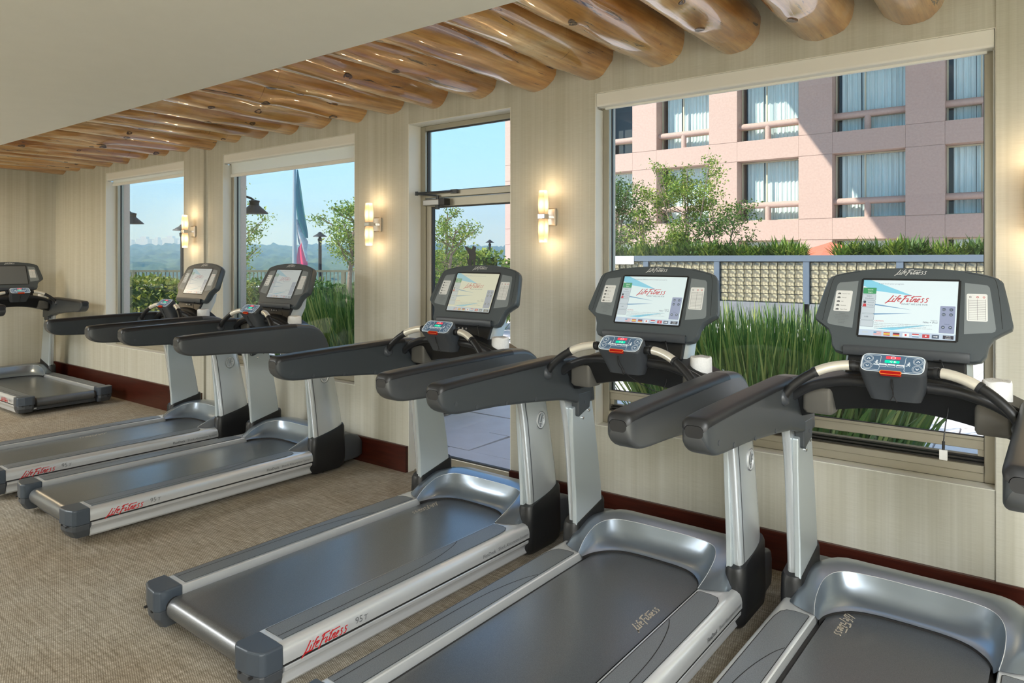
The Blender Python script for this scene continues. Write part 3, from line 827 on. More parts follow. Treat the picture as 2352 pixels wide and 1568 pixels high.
        def frontcover(mb, s=s):
            rows = []
            for v, zt, g in ((1.86, .27, 0), (1.95, .262, 0), (2.03, .235, .004), (2.075, .19, .015), (2.085, .15, .03)):
                o = rrect(.30, .455 - g, .05 + g, zt, .02, 3)
                rows.append([(s * p[0], v, p[1]) for p in o])
            mb.grid(rows, 0, True, True)
        part('front_cover', 'fcov' + tg, frontcover, M['charcoal'], T, 45)
        part('front_wheel', 'wheel' + tg, lambda mb: mb.tube([(s * .36, 1.72, .025), (s * .41, 1.72, .025)], .025, 14), M['deck'], T, 40)
        part('rear_foot', 'rfoot' + tg, lambda mb: mb.lathe([(.03, 0), (.03, .012), (.02, .014), (.02, .05)], (s * .34, .25, 0), 12), M['deck'], T, 40)
    # ---- deck and belt
    part('deck', 'deck', lambda mb: mb.box(-.355, .355, .05, 1.95, .045, .120).box(-.303, .303, .06, 1.72, .120, .160), M['deck'], T)
    def belt(mb):
        pr = [(1.76, .172), (1.2, .172), (.6, .172), (.06, .172)] + [(.035 + .048 * math.cos(a), .124 + .048 * math.sin(a)) for a in [math.radians(90 + 12 * k) for k in range(16)]] + [(.08, .076), (1.2, .078), (1.76, .078)]
        mb.grid([[(-.279, v, z) for v, z in pr], [(.279, v, z) for v, z in pr]])
        pr2 = [(v, z - .003 if z > .12 else z + .003) for v, z in pr]
    b = part('running_belt', 'belt', belt, M['belt'], T, 50, fix=False)
    lo = {'front_left_far': ((-.225, 1.58), math.radians(-90)), 'front_right': ((.235, 1.06), math.radians(90)), 'mid_left': ((-.23, .98), math.radians(-90)), 'hood_left': ((-.225, 1.665), math.radians(-90))}.get(beltlogo)
    if lo:
        (px, py), ang = lo
        def bl(mb):
            ca, sa = math.cos(ang), math.sin(ang)
            logo(mb, lambda x, y: Vector((px + x * ca - y * sa, py + x * sa + y * ca, .1727)), 0, 0, .215)
        part('belt_wordmark', 'bl' + beltlogo, bl, M['tan'], b, fix=False)
    part('rear_roller', 'roller', lambda mb: mb.tube([(-.302, .035, .124), (.302, .035, .124)], .040, 18), M['deck'], T, 40)
    part('rear_bar', 'rbar', lambda mb: mb.box(-.31, .31, .045, .085, .040, .074).box(-.30, -.268, .043, .046, .052, .066, 1), [M['charcoal'], M['labelwhite']], T)
    # ---- motor hood
    def hood(mb):
        mb.grid(hood_rows((0, 1, 2, 3), 3)); mb.grid(hood_rows((3, 4, 5, 6, 7, 8), 3))
    h = part('motor_hood', 'hood', hood, M['hood'], T, 75, fix=False)
    def rim(mb):
        half = cr(HOOD_ROWS[3], 4)
        mb.tube([Vector((-p.x, p.y, p.z)) for p in reversed(half[1:])] + half, .0016, 6)
    part('hood_rim', 'hrim', rim, M['rail'], h, 60)
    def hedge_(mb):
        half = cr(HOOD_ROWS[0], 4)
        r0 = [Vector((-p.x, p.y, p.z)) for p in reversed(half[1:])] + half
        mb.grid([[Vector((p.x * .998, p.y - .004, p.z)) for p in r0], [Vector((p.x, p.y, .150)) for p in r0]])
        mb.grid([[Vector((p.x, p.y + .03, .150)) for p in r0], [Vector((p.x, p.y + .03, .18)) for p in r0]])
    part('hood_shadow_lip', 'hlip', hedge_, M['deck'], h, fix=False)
    # ---- dash between the arms
    def dash(mb):
        n = 24
        rows = [[], [], [], [], [], []]
        for k in range(n + 1):
            u = -.376 + .752 * k / n; t = abs(u) / .376
            zl = 1.062 - .075 * t ** 2.0; zu = 1.205 - .085 * t ** 2.2
            vf = 1.455 + .02 * t; vb = 1.60
            for r, p in zip(rows, ((u, vb, zl - .008), (u, vf + .075, zl), (u, vf + .03, zl + .06), (u, vf, zu - .03), (u, vf + .02, zu), (u, vb + .03, zu + .012))):
                r.append(p)
        mb.grid(rows + [rows[0]])
    part('dash_beam', 'dash', dash, M['black'], T, 40, fix=True)
    for s, tg in ((1, 'R'), (-1, 'L')):
        def bin_(mb, s=s):
            o = rrect(.236, .350, 1.475, 1.60, .018, 4)
            i = rrect(.242, .344, 1.481, 1.594, .014, 4)
            b_ = rrect(.242, .342, 1.486, 1.59, .016, 4)
            R = lambda q, z: [(s * p[0], p[1], z) for p in q]
            mb.grid([R(b_, 1.018), R(o, 1.032), R(o, 1.125), R(i, 1.125), R(i, 1.06)], 0, True, True)
        part('accessory_bin', 'bin' + tg, bin_, M['bin'], T, 40)
        # hand bar with steel grip
        pth = cr([(s * .095, 1.385, 1.236), (s * .15, 1.376, 1.240), (s * .20, 1.366, 1.232), (s * .25, 1.352, 1.214), (s * .305, 1.337, 1.180), (s * .35, 1.325, 1.138), (s * .378, 1.318, 1.096)], 4)
        def bar(mb): mb.tube(pth, .0175, 14)
        hb = part('hand_bar', 'hbar' + tg, bar, M['black'], T, 60)
        def gr(mb):
            seg = [p for p in pth if .142 < abs(p.x) < .268]
            mb.tube(seg, .0186, 14)
        part('grip_sensor', 'gr' + tg, gr, M['ivory'], hb, 60)
        for u in (.140, .270):
            q = min(range(len(pth)), key=lambda k: abs(abs(pth[k].x) - u))
            part('grip_ring', 'rg%s%.2f' % (tg, u), lambda mb: mb.tube([pth[q - 1].lerp(pth[q], .6), pth[q], pth[q].lerp(pth[q + 1], .4)], .0202, 14), M['rubber'], hb, 60)
        def fl(mb, s=s): mb.tube([(s * .380, 1.3175, 1.098), (s * .366, 1.3185, 1.104), (s * .360, 1.319, 1.107)], [.033, .031, .022], 18)
        part('bar_flange', 'fl' + tg, fl, M['charcoal'], hb, 50)
        def arc(mb, s=s):
            mb.tube(cr([(s * .10, 1.43, 1.175), (s * .19, 1.432, 1.170), (s * .28, 1.44, 1.145), (s * .34, 1.445, 1.115), (s * .378, 1.45, 1.085)], 4), .020, 10)
        part('lower_bar', 'arc' + tg, arc, M['rubber'], T, 60)
    # ---- keypad pod
    def pod(mb):
        top = rrect(-.107, .107, -.046, .046, .026, 5)
        rows = []
        R = lambda q, h, k=1.0, dx=0.0: [KEYS(p[0] * k, p[1] * k, h) for p in q]
        rows.append(R(top, 0.0, .97)); rows.append(R(top, -.004, 1.0)); rows.append(R(top, -.018, 1.01))
        low = rrect(-.098, .098, 1.368, 1.460, .030, 5)
        rows.append([Vector((p[0], p[1], 1.165)) for p in low])
        low2 = rrect(-.082, .082, 1.385, 1.455, .028, 5)
        rows.append([Vector((p[0], p[1], 1.122)) for p in low2])
        mb.grid(rows, 0, True, True)
    kp = part('keypad_pod', 'pod', pod, M['charcoal'], T, 35)
    def kface(mb):
        F = KEYS
        flat(mb, rrect(-.101, .101, -.0405, .0405, .022), F, 0, .0004)
        H = lambda x, y, h=0: F(x, y, .0009 + h)
        outline(mb, rrect(-.101, .101, -.0405, .0405, .022), .0028, H, 1)
        for s in (-1, 1):
            outline(mb, rrect(s * .069 - .029, s * .069 + .029, -.0345, .0345, .006), .0011, H, 1)
            for y, d in ((.017, 1), (-.017, -1)):
                cxx = s * .080
                for rr in (.0125, .0160): outline(mb, circle(cxx, y, rr), .0008, H, 1)
                stroke(mb, [(cxx - .005, y - .003 * d), (cxx, y + .004 * d), (cxx + .005, y - .003 * d)], .0028, H, 1, 1)
            # little figure icon
            ix = s * .052
            outline(mb, circle(ix + .001, .009, .002, 8), .002, H, 1)
            stroke(mb, [(ix + .001, .006), (ix - .001, -.001), (ix + .004, -.006)], .003, H, 1, 1)
            stroke(mb, [(ix - .006, .003), (ix, .003), (ix + .006, .000)], .0022, H, 1, 1)
            stroke(mb, [(ix - .001, -.001), (ix - .005, -.006), (ix - .009, -.006)], .0026, H, 1, 1)
            if s < 0: mb.poly([H(ix - .012, -.011), H(ix + .010, -.011), H(ix + .010, -.0055)], 1)
        flat(mb, rrect(-.024, .024, .021, .0335, .003), H, 2)
        flat(mb, rrect(-.026, .022, .002, .0145, .003), H, 3)
        outline(mb, circle(.0, .0272, .0062, 14), .0012, lambda x, y: H(x * 1.25, y, .0004), 1)
        put_text(mb, 'STOP', lambda x, y: H(x, y, .0004), 0, .0255, .0048, 1, 'c')
        mb.poly([H(.004, .004, .0004), H(.013, .0083, .0004), H(.004, .0125, .0004)], 1)
        outline(mb, [(-.009, .0083), (-.002, .004), (-.002, .0125)], .0014, lambda x, y: H(x, y, .0004), 1)
        for k, t in enumerate(('2 MPH', '4 MPH', '6 MPH')):
            cx_ = -.030 + .028 * k
            flat(mb, rrect(cx_ - .0125, cx_ + .0125, -.0165, -.003, .002), H, 1)
            put_text(mb, t, lambda x, y: H(x, y, .0004), cx_, -.0075, .0042, 4, 'c')
            flat(mb, rrect(cx_ - .0115, cx_ + .0115, -.0155, -.0095, .002), lambda x, y, h=0: H(x, y, .0004), 0)
    kf = part('key_face', 'kface', kface, [M['keyblue'], M['keywhite'], M['keyred'], M['keygreen'], M['redink']], kp, fix=False)
    def stopclip(mb):
        H = lambda x, y, h=0: KEYS(x, y, h)
        q = rrect(-.034, .034, -.0535, -.038, .005)
        rows = [[H(p[0], p[1], h) for p in q] for h in (-.006, .003, .0045)]
        mb.grid(rows, 0, True, True)
        outline(mb, rrect(-.034, .034, -.0535, -.038, .005), .0026, lambda x, y: H(x, y, .0052), 1)
    part('stop_clip', 'stop', stopclip, [M['keyredclip'], M['orange']], kp, 40, label='red emergency stop clip with orange edge')
    # ---- mast and console
    def mast(mb):
        rows = []
        for (z, hw, v0, v1) in ((1.12, .215, 1.505, 1.63), (1.19, .205, 1.545, 1.66), (1.26, .200, 1.585, 1.70), (1.33, .19, 1.64, 1.72)):
            rows.append([(-hw, v0, z), (hw, v0, z), (hw, v1, z), (-hw, v1, z)])
        mb.grid(rows, 0, True, True)
    ma = part('console_mast', 'mast', mast, M['black'], T, bevel=.006)
    for s, tg in ((1, 'R'), (-1, 'L')):
        def ms(mb, s=s):
            a = [(1.12, .2155, 1.51, 1.63), (1.19, .2055, 1.55, 1.66), (1.26, .2005, 1.59, 1.70), (1.33, .1905, 1.645, 1.72)]
            mb.grid([[(s * (hw + .001), v0 + .012, z) for z, hw, v0, v1 in a], [(s * (hw + .012), v0 + .03, z) for z, hw, v0, v1 in a], [(s * (hw + .012), v1, z) for z, hw, v0, v1 in a], [(s * (hw + .001), v1, z) for z, hw, v0, v1 in a]])
        part('mast_side', 'ms' + tg, ms, M['panel_silver'], ma, 40)
    OUT = [(0, 1.607), (.10, 1.604), (.20, 1.594), (.270, 1.578), (.297, 1.567), (.308, 1.552), (.325, 1.480), (.341, 1.402), (.338, 1.388), (.310, 1.370), (.285, 1.352), (.270, 1.325), (.264, 1.290), (.250, 1.270), (.225, 1.263), (.10, 1.270), (0, 1.273)]
    full = [(-p[0], cb(p[1])) for p in reversed(OUT[1:-1])] + [(p[0], cb(p[1])) for p in OUT]
    def body(mb):
        R = lambda k, h, dy=0: [CONS(p[0] * k, p[1] * k + dy, h) for p in full]
        mb.grid([R(.985, 0.0), R(1.0, -.006), R(1.0, -.030), R(.96, -.055), R(.80, -.085)], 0, True, True)
    co = part('console', 'conbody', body, M['console'], T, 38)
    def seam(mb):
        H = lambda x, y: CONS(x, y, .0006)
        stroke(mb, [(sg * .185, cb(1.588)), (sg * .262, cb(1.572)), (sg * .285, cb(1.555)), (sg * .300, cb(1.470)), (sg * .309, cb(1.385))], .0016, H, 0)
    for sg in (-1, 1): part('seam', 'conseam%d' % sg, seam, M['deck'], co, fix=False)
    def lip(mb):
        rows = []
        for k in range(17):
            u = -.215 + .43 * k / 16
            e = .004 if k in (0, 16) else 0
            rows.append([CONS(u, cb(1.292) - .004, .0005), CONS(u, cb(1.290) - .002, .020 - e), CONS(u, cb(1.284) - .006, .022 - e), CONS(u, cb(1.268) - .012, .004), CONS(u, cb(1.268) - .012, -.01)])
        mb.grid(rows)
    part('reading_ledge', 'lip', lip, M['charcoal'], co, 50)
    def brand(mb): logo(mb, lambda x, y: CONS(x, y, .0008), -.055, cb(1.578), .110)
    w = part('wordmark', 'conbrand', brand, M['palesilver'], co, fix=False); w['label'] = 'silver script wordmark'
    for s, tg in ((1, 'R'), (-1, 'L')):
        def sp_(mb, s=s):
            o = [(.187, 1.549), (.258, 1.541), (.266, 1.532), (.272, 1.50), (.290, 1.385), (.288, 1.375), (.278, 1.370), (.192, 1.360)]
            flat(mb, [(s * p[0], cb(p[1])) for p in o], CONS, 0, .0008)
            bx = (.196, .262) if s > 0 else (-.270, -.206)
            q = rrect(bx[0], bx[1], cb(1.408 if s > 0 else 1.424), cb(1.508), .006)
            sk = lambda x, y, h=0: CONS(x + (-.018 if s < 0 else .018) * (-(y - cb(1.46))) * 6 * .4, y, .0014 + h)
            flat(mb, q, sk, 1)
            if s < 0:
                for k in range(5):
                    y = cb(1.496 - .0158 * k)
                    flat(mb, [(-.262, y - .004), (-.250, y - .004), (-.250, y + .0015), (-.256, y + .004), (-.262, y + .0015)], lambda x, y, h=0: sk(x, y, .0004), 2)
                    put_text(mb, ('Fitness Test', 'Manual', 'Hill', 'Random', 'Heart Rate')[k], lambda x, y: sk(x, y, .0004), -.245, y - .003, .0062, 2)
                for k in range(7):
                    put_text(mb, ('WARNING:', 'heart rate monitoring may', 'be inaccurate. Over exercising', 'may result in serious injury.', 'If you feel faint', 'stop exercising', 'immediately.')[k], lambda x, y: CONS(x, y, .0012), -.236, cb(1.414 - .0062 * k), .0046, 2, 'c')
            else:
                for k in range(12):
                    y = cb(1.484 - .0064 * k)
                    stroke(mb, [(.203, y), (.256, y)], .0009, lambda x, y: sk(x, y, .0004), 2, 1)
                for xx in (.203, .2295, .256):
                    stroke(mb, [(xx, cb(1.488)), (xx, cb(1.412))], .0009, lambda x, y: sk(x, y, .0004), 2, 1)
                for xx, mi in ((.208, 2), (.231, 3), (.251, 3)):
                    outline(mb, circle(xx, cb(1.496), .0032, 8), .0016, lambda x, y: sk(x, y, .0004), mi)
        part('side_panel', 'conside' + tg, sp_, [M['sidepanel'], M['labelwhite'], M['ink'], M['redink']], co, fix=False)
    def bez(mb):
        hw, z0, z1 = .170, cb(1.331), cb(1.556)
        H = lambda x, y, h=0: CONS(x, y, h)
        for a, b_ in (((-hw, z0), (hw, z0)), ((hw, z0), (hw, z1)), ((hw, z1), (-hw, z1)), ((-hw, z1), (-hw, z0))):
            stroke(mb, [a, b_], .010, lambda x, y: CONS(x, y, .0012), 0, 1)
    part('screen_bezel', 'bez', bez, M['black'], co, fix=False)
    def scrn(mb): flat(mb, [(-.166, cb(1.334)), (.166, cb(1.334)), (.166, cb(1.553)), (-.166, cb(1.553))], CONS, 0, .0016)
    # screens carry their own material; one mesh per look
    pal = SCREENS[screen]
    sc = part('screen', 'scr' + screen, scrn, pal['bg'], co, fix=False); sc['label'] = pal['label']
    if screen != 'blank':
        def gfx(mb):
            H = lambda x, y, h=0: CONS(x, y, .0021 + h)
            X = lambda f: -.166 + .332 * f
            Y = lambda f: cb(1.553) + (cb(1.334) - cb(1.553)) * f
            # swooshes
            mb.poly([H(X(.0), Y(.0)), H(X(.08), Y(.0)), H(X(.55), Y(.27)), H(X(.14), Y(.195)), H(X(.0), Y(.11))], 0)
            mb.poly([H(X(.14), Y(.43), .0001), H(X(.55), Y(.52), .0001), H(X(.14), Y(.455), .0001)], 1)
            mb.poly([H(X(.14), Y(.605), .0001), H(X(.55), Y(.575), .0001), H(X(.14), Y(.63), .0001)], 1)
            mb.poly([H(X(.18), Y(.87)), H(X(.75), Y(.76)), H(X(.36), Y(.885))], 0)
            # left buttons
            for k in range(6):
                y0_, y1_ = .145 + .118 * k, .145 + .118 * k + .108
                flat(mb, rrect(X(.005), X(.150), Y(y1_), Y(y0_), .002), lambda x, y, h=0: H(x, y, .0002), 2 if k == 0 else 3)
                outline(mb, rrect(X(.005), X(.150), Y(y1_), Y(y0_), .002), .0009, lambda x, y: H(x, y, .0004), 4)
            t = lambda s_, fx, fy, sz, mi, al='c', sl=0.0: put_text(mb, s_, lambda x, y: H(x, y, .0006), X(fx), Y(fy), sz, mi, al, slant=sl)
            t('Quick', .085, .190, .0085, 7); t('Start', .085, .235, .0085, 7)
            t('Select', .078, .305, .0085, 4); t('Workout', .078, .350, .0085, 4)
            t('Virtual', .100, .425, .0080, 4); t('Trainer', .100, .468, .0080, 4)
            t('USB', .065, .680, .0085, 4)
            flat(mb, circle(X(.033), Y(.405), .0055, 10), lambda x, y, h=0: H(x, y, .0004), 8)
            flat(mb, [(X(.012), Y(.487)), (X(.055), Y(.487)), (X(.050), Y(.435)), (X(.020), Y(.435))], lambda x, y, h=0: H(x, y, .0005), 5)
            logo(mb, lambda x, y: H(x, y, .0004), X(.26), Y(.385), .148, 5)
            t('WHAT WE LIVE FOR', .705, .435, .0100, 4, 'r', .18)
            t(pal['line'], .17, .075, .0085, 6, 'l')
            t('Supports', .815, .695, .0062, 6, 'r'); t('Nike + iPod', .815, .735, .0100, 4, 'r')
            t('CAUTION:', .16, .745, .0072, 5, 'l')
            for k, s_ in enumerate(('Obtain proper instruction prior to using this equipment. Consult a physician prior to', 'workout. Stop exercising if you feel pain, faint, dizzy or short of breath. Keep', 'children away from this equipment. Failure to take appropriate caution could result in', 'serious injury.')):
                t(s_, .16, .780 + .030 * k, .0058, 6, 'l')
            # volume panel
            flat(mb, rrect(X(.835), X(.985), Y(.89), Y(.43), .003), lambda x, y, h=0: H(x, y, .0002), 9)
            for (fx, fy) in ((.873, .49), (.945, .49), (.873, .575), (.945, .575), (.873, .79), (.945, .79)):
                flat(mb, circle(X(fx), Y(fy), .0066, 12), lambda x, y, h=0: H(x, y, .0004), 4)
            for (fx, fy, s_) in ((.873, .50, 'Video'), (.945, .50, 'TV'), (.873, .585, 'iPod'), (.945, .585, 'CC')):
                put_text(mb, s_, lambda x, y: H(x, y, .0006), X(fx), Y(fy), .0045, 7, 'c')
            t('Volume', .910, .745, .0055, 4)
            for fx, dd in ((.873, -1), (.945, 1)):
                stroke(mb, [(X(fx) - .003, Y(.79) - .0015 * dd), (X(fx), Y(.79) + .002 * dd), (X(fx) + .003, Y(.79) - .0015 * dd)], .0016, lambda x, y: H(x, y, .0006), 7, 1)
            # bottom bar
            flat(mb, [(X(0), Y(1)), (X(1), Y(1)), (X(1), Y(.905)), (X(0), Y(.895))], lambda x, y, h=0: H(x, y, .0001), 10)
            def flag(fx, w, cols, vert=False):
                a, c = X(fx - w / 2), X(fx + w / 2); n_ = len(cols)
                for k, mi in enumerate(cols):
                    y0_ = Y(.985) + (Y(.925) - Y(.985)) * k / n_; y1_ = Y(.985) + (Y(.925) - Y(.985)) * (k + 1) / n_
                    flat(mb, [(a, y0_), (c, y0_), (c, y1_), (a, y1_)], lambda x, y, h=0: H(x, y, .0003), mi)
            flag(.07, .065, [10, 3]); flag(.205, .085, [5, 7, 5, 7, 5, 7, 5])
            flat(mb, [(X(.163), Y(.953)), (X(.195), Y(.953)), (X(.195), Y(.925)), (X(.163), Y(.925))], lambda x, y, h=0: H(x, y, .0005), 1)
            flag(.305, .068, [5, 11, 11, 5]); flag(.405, .068, [11, 5, 8]); flag(.505, .068, [7]); flag(.605, .068, [1, 7, 5]); flag(.71, .072, [5])
            flat(mb, circle(X(.505), Y(.955), .0042, 10), lambda x, y, h=0: H(x, y, .0005), 5)
            flat(mb, circle(X(.71), Y(.955), .0032, 5), lambda x, y, h=0: H(x, y, .0005), 7)
            flag(.805, .072, [4]); mb.poly([H(X(.815), Y(.94), .0005), H(X(.830), Y(.955), .0005), H(X(.815), Y(.97), .0005)], 7)
            stroke(mb, [(X(.785), Y(.955)), (X(.816), Y(.955))], .003, lambda x, y: H(x, y, .0005), 7, 1)
            flag(.93, .105, [8]); t('Media', .93, .950, .0065, 7); t('Center', .93, .978, .0065, 7)
        part('screen_graphics', 'gfx' + screen, gfx, pal['mats'], co, fix=False)
    # sockets under the console
    for x in (-.03, 0, .03):
        part('socket', 'sock%.2f' % x, lambda mb: mb.tube([(x, 1.575, 1.238), (x, 1.560, 1.238)], .006, 10), M['steel'], ma, 40)
    if cable:
        def cab(mb):
            mb.tube(cr([(.115, 1.575, 1.262), (.13, 1.545, 1.255), (.150, 1.535, 1.18), (.155, 1.50, 1.10), (.150, 1.47, 1.04), (.146, 1.455, .985)], 5), .0022, 6)
            mb.tube([(.146, 1.455, .985), (.1455, 1.452, .955)], .0045, 8)
            mb.box(.100, .128, 1.56, 1.58, 1.258, 1.27)
        c = part('music_cable', 'cab', cab, M['black'], T, 60)
        def plug(mb): mb.box(.1455 - .013, .1455 + .013, 1.4485, 1.4555, .918, .955)
        part('plug', 'plug', plug, M['labelwhite'], c, bevel=.002)
    if lanyard:
        def ly(mb):
            mb.tube(cr([(0, 1.335, 1.208), (.002, 1.345, 1.18), (.006, 1.362, 1.155), (.012, 1.368, 1.135), (.004, 1.37, 1.12), (.012, 1.372, 1.13), (.03, 1.40, 1.105), (.10, 1.46, 1.05), (.14, 1.47, 1.045)], 6), .0016, 6)
            mb.tube(cr([(-.004, 1.335, 1.208), (-.006, 1.346, 1.17), (0, 1.362, 1.15), (.006, 1.366, 1.125)], 5), .0016, 6)
        part('safety_lanyard', 'ly', ly, M['deck'], T, 60)
    else:
        def ly2(mb):
            mb.tube(cr([(0, 1.335, 1.208), (-.002, 1.345, 1.18), (.002, 1.360, 1.150), (-.010, 1.366, 1.125)], 5), .0016, 6)
            mb.tube(cr([(.003, 1.335, 1.208), (.004, 1.345, 1.18), (.0, 1.360, 1.150), (.012, 1.366, 1.122)], 5), .0016, 6)
        part('safety_lanyard', 'ly2', ly2, M['deck'], T, 60)
    # emblem on the outer face of the right upright
    for s, tg in ((1, 'R'), (-1, 'L')):
        def em_(mb, s=s):
            fn = lambda x, y, h=0: Vector((s * (.4665 + h), 1.694 + x, .748 + y))
            k = .045
            rows = []
            for rr, h in ((k * .87, -.004), (k * .88, .004), (k * 1.0, .004), (k * 1.03, -.004)):
                rows.append([fn(rr * .80 * math.cos(a), rr * math.sin(a), h) for a in [2 * math.pi * q / 32 for q in range(32)]])
            mb.grid(rows, 0, True)
            g = lambda x, y: fn(x * k * s * .9, y * k, .004)
            g_shade = lambda x, y: fn(x * k * s * .9 + .0022, y * k - .0015, .0015)  # offset dark copies paint the shade around the raised letters and ring
            for pts in ([(-.05, .84), (-.46, -.28), (.02, -.28)], [(.34, .36), (-.02, -.82)], [(.72, .40), (.24, .32)], [(.56, -.02), (.12, -.06)]):
                stroke(mb, pts, .15, g, 0, 1); stroke(mb, pts, .20, g_shade, 1, 1)
            outline(mb, [(.99 * math.cos(a) * .9, .99 * math.sin(a)) for a in [2 * math.pi * q / 32 for q in range(32)]], .22, g_shade, 1)
        part('emblem', 'emb' + tg, em_, [M['palesilver'], M['ink']], T, 40, fix=False)
    return T

M['keyblue'] = emis('keypad_blue', (0.08, 0.14, 0.22), 0.35, (0.06, 0.10, 0.15))
M['keywhite'] = emis('keypad_white', (0.75, 0.85, 0.88), 0.30, (0.6, 0.65, 0.66))
M['keyred'] = emis('keypad_red', (0.95, 0.07, 0.10), 0.75)
M['keygreen'] = emis('keypad_green', (0.0, 0.75, 0.45), 0.75)
M['keyredclip'] = mat('red_clip', (0.40, 0.01, 0.01), 0.25)
M['orange'] = mat('orange_edge', (0.85, 0.25, 0.04), 0.4)
def screen_set(tagn, bg, sat, label, line, st=0.62):
    gy = lambda c: tuple(sat * v + (1 - sat) * b * 0.72 for v, b in zip(c, bg))
    names = [('cyan', (0.25, 0.62, 0.78)), ('steel', (0.16, 0.33, 0.52)), ('green', (0.06, 0.33, 0.13)), ('button', (0.55, 0.62, 0.66)), ('ink', (0.10, 0.13, 0.18)), ('red', (0.55, 0.07, 0.08)), ('grey', (0.25, 0.28, 0.32)), ('white', (0.85, 0.88, 0.88)), ('dark', (0.06, 0.06, 0.08)), ('lilac', (0.30, 0.34, 0.48)), ('bar', (0.52, 0.62, 0.74)), ('yellow', (0.75, 0.55, 0.12))]
    return dict(bg=emis('screen_' + tagn, bg, st), mats=[emis('screen_%s_%s' % (tagn, n), gy(c), st) for n, c in names], label=label, line=line)
SCREENS = {
    'bright': screen_set('bright', (0.74, 0.86, 0.88), 1.0, 'lit screen with wordmark and buttons', 'it and track your progress.', 0.66),
    'bright2': screen_set('bright2', (0.72, 0.84, 0.84), 0.9, 'lit screen with wordmark and buttons', 'virtualtrainer.lifefitness.com to create a personal w', 0.64),
    'warm': screen_set('warm', (0.66, 0.66, 0.50), 0.55, 'lit screen with a yellowish cast', 'virtualtrainer.lifefitness.com to create a personal w', 0.62),
    'pale': screen_set('pale', (0.46, 0.50, 0.49), 0.28, 'washed out pale screen', 'virtualtrainer.lifefitness.com to create a personal w', 0.62),
    'blank': dict(bg=mat('screen_off', (0.13, 0.14, 0.145), 0.28), label='dark switched-off screen'),
}
TM = [  # name key: hood-tip centre (v = 1.5), clockwise yaw in degrees
    ('treadmill at the far end of the row by the windows, beside the far left window', -6.05, 3.15, 1.5, 'pale', 'mid_left', False),
    ('treadmill in front of the flag window, second from the far end of the row', -4.806, 3.185, 1.5, 'pale', '', True),
    ('treadmill in front of the glass door, with a yellowish lit screen', -2.677, 3.00, 1.5, 'warm', 'front_left_far', False),
    ('treadmill before the left half of the wide window, second from the right', -1.494, 2.93, 0.8, 'bright2', 'front_right', True),
    ('rightmost treadmill, nearest the camera, before the right half of the wide window', -0.418, 2.985, 1.6, 'bright', 'hood_left', False),
]
TOWELS = ['rolled white towel in the bin of the farthest treadmill in the row', 'rolled white towel on the treadmill before the flag window', 'rolled white towel on the treadmill before the glass door',
          'rolled white towel on the second treadmill from the right', 'rolled white towel on the rightmost treadmill']
def towel(label, M4):
    mb = MB()
    n = 40
    rnd = random.Random(len(label))
    ring = []
    for k in range(n):      # rolled outline with a flap edge
        a = 2 * math.pi * k / n
        r = 0.049 + 0.0045 * (k / n) + rnd.uniform(-.0006, .0006)
        ring.append((r * math.cos(a + 2.2), r * math.sin(a + 2.2)))
    rows = []
    for z, s_ in ((0.0, .96), (.006, 1.0), (.05, 1.01), (.10, 1.0), (.135, .985), (.143, .95), (.146, .88)):
        rows.append([(p[0] * s_ * .92, p[1] * s_, z + .0025 * math.sin(4 * math.atan2(p[1], p[0]))) for p in ring])
    mb.grid(rows, 0, True, True)
    o = link('rolled_towel', mb.mesh('rolled_towel', M['towel'], 40))
    o.matrix_world = M4
    tag(o, label, 'towel', 'rolled white towels on the treadmills')
    # spiral end of the roll
    sp = MB()
    stroke(sp, [((.044 - .0026 * k * .5) * math.cos(k * .7) * .9, (.044 - .0026 * k * .5) * math.sin(k * .7)) for k in range(30)], .0022, lambda x, y: Vector((x, y, .1488)), 0, 2)
    t = link('roll_fold', sp.mesh('roll_fold', mat('towel_fold_' + str(len(label)), (0.60, 0.59, 0.57), 0.95), fix=False), o)
    return o
for i, (lab, X, Y, yaw, scr_, bl_, ly_) in enumerate(TM):
    a = math.radians(yaw)
    v = Vector((math.sin(a), math.cos(a)))
    o = Vector((X, Y)) - 1.5 * v
    T = build_treadmill('treadmill', lab, (o.x, o.y, 0), -a, scr_, bl_, True, ly_)
    towel(TOWELS[i], Matrix.Translation((o.x, o.y, 0)) @ Matrix.Rotation(-a, 4, 'Z') @ Matrix.Translation((.297, 1.545, 1.062)))
a0 = math.radians(90)
o0 = Vector((-8.44, 3.12, 0))
build_treadmill('treadmill', 'treadmill in the far left corner facing the end wall, with a dark blank screen', o0, a0, 'blank', '', False, False)
towel('rolled white towel on the treadmill facing the far end wall', Matrix.Translation(o0) @ Matrix.Rotation(a0, 4, 'Z') @ Matrix.Translation((.297, 1.545, 1.062)))

# ================================================================ outdoors
# ---------------------------------------------------------------- patio
M['paver'] = noisy('pale_slate_paver', (0.80, 0.72, 0.68), (0.88, 0.80, 0.76), 4, 0.75, bmp=0.25, bd=0.004)
M['joint'] = noisy('patio_bed', (0.30, 0.29, 0.30), (0.40, 0.39, 0.40), 10, 0.9)
pt = link('patio', MB().box(-60, 30, YO - 0.02, 26.9, -0.5, -0.075).mesh('patio', M['joint']))
struct(pt, 'grey stone patio outside the windows')
rnd = random.Random(3)
PAV = []
for k in range(5):
    w = rnd.uniform(0.66, 0.98)
    mb = MB(); q = [(0.006, 0.006), (w - 0.006, 0.008), (w - 0.008, 0.592), (0.008, 0.592)]
    q = [(p[0] + rnd.uniform(-.01, .01) * (1 if 0 < i else 0), p[1] + rnd.uniform(-.008, .008)) for i, p in enumerate(q)]
    mb.prism(q, 'z', -0.08, -0.045 + rnd.uniform(-.003, .003))
    PAV.append((w, mb.mesh('paver_%d' % k, M['paver'])))
cnt = 0
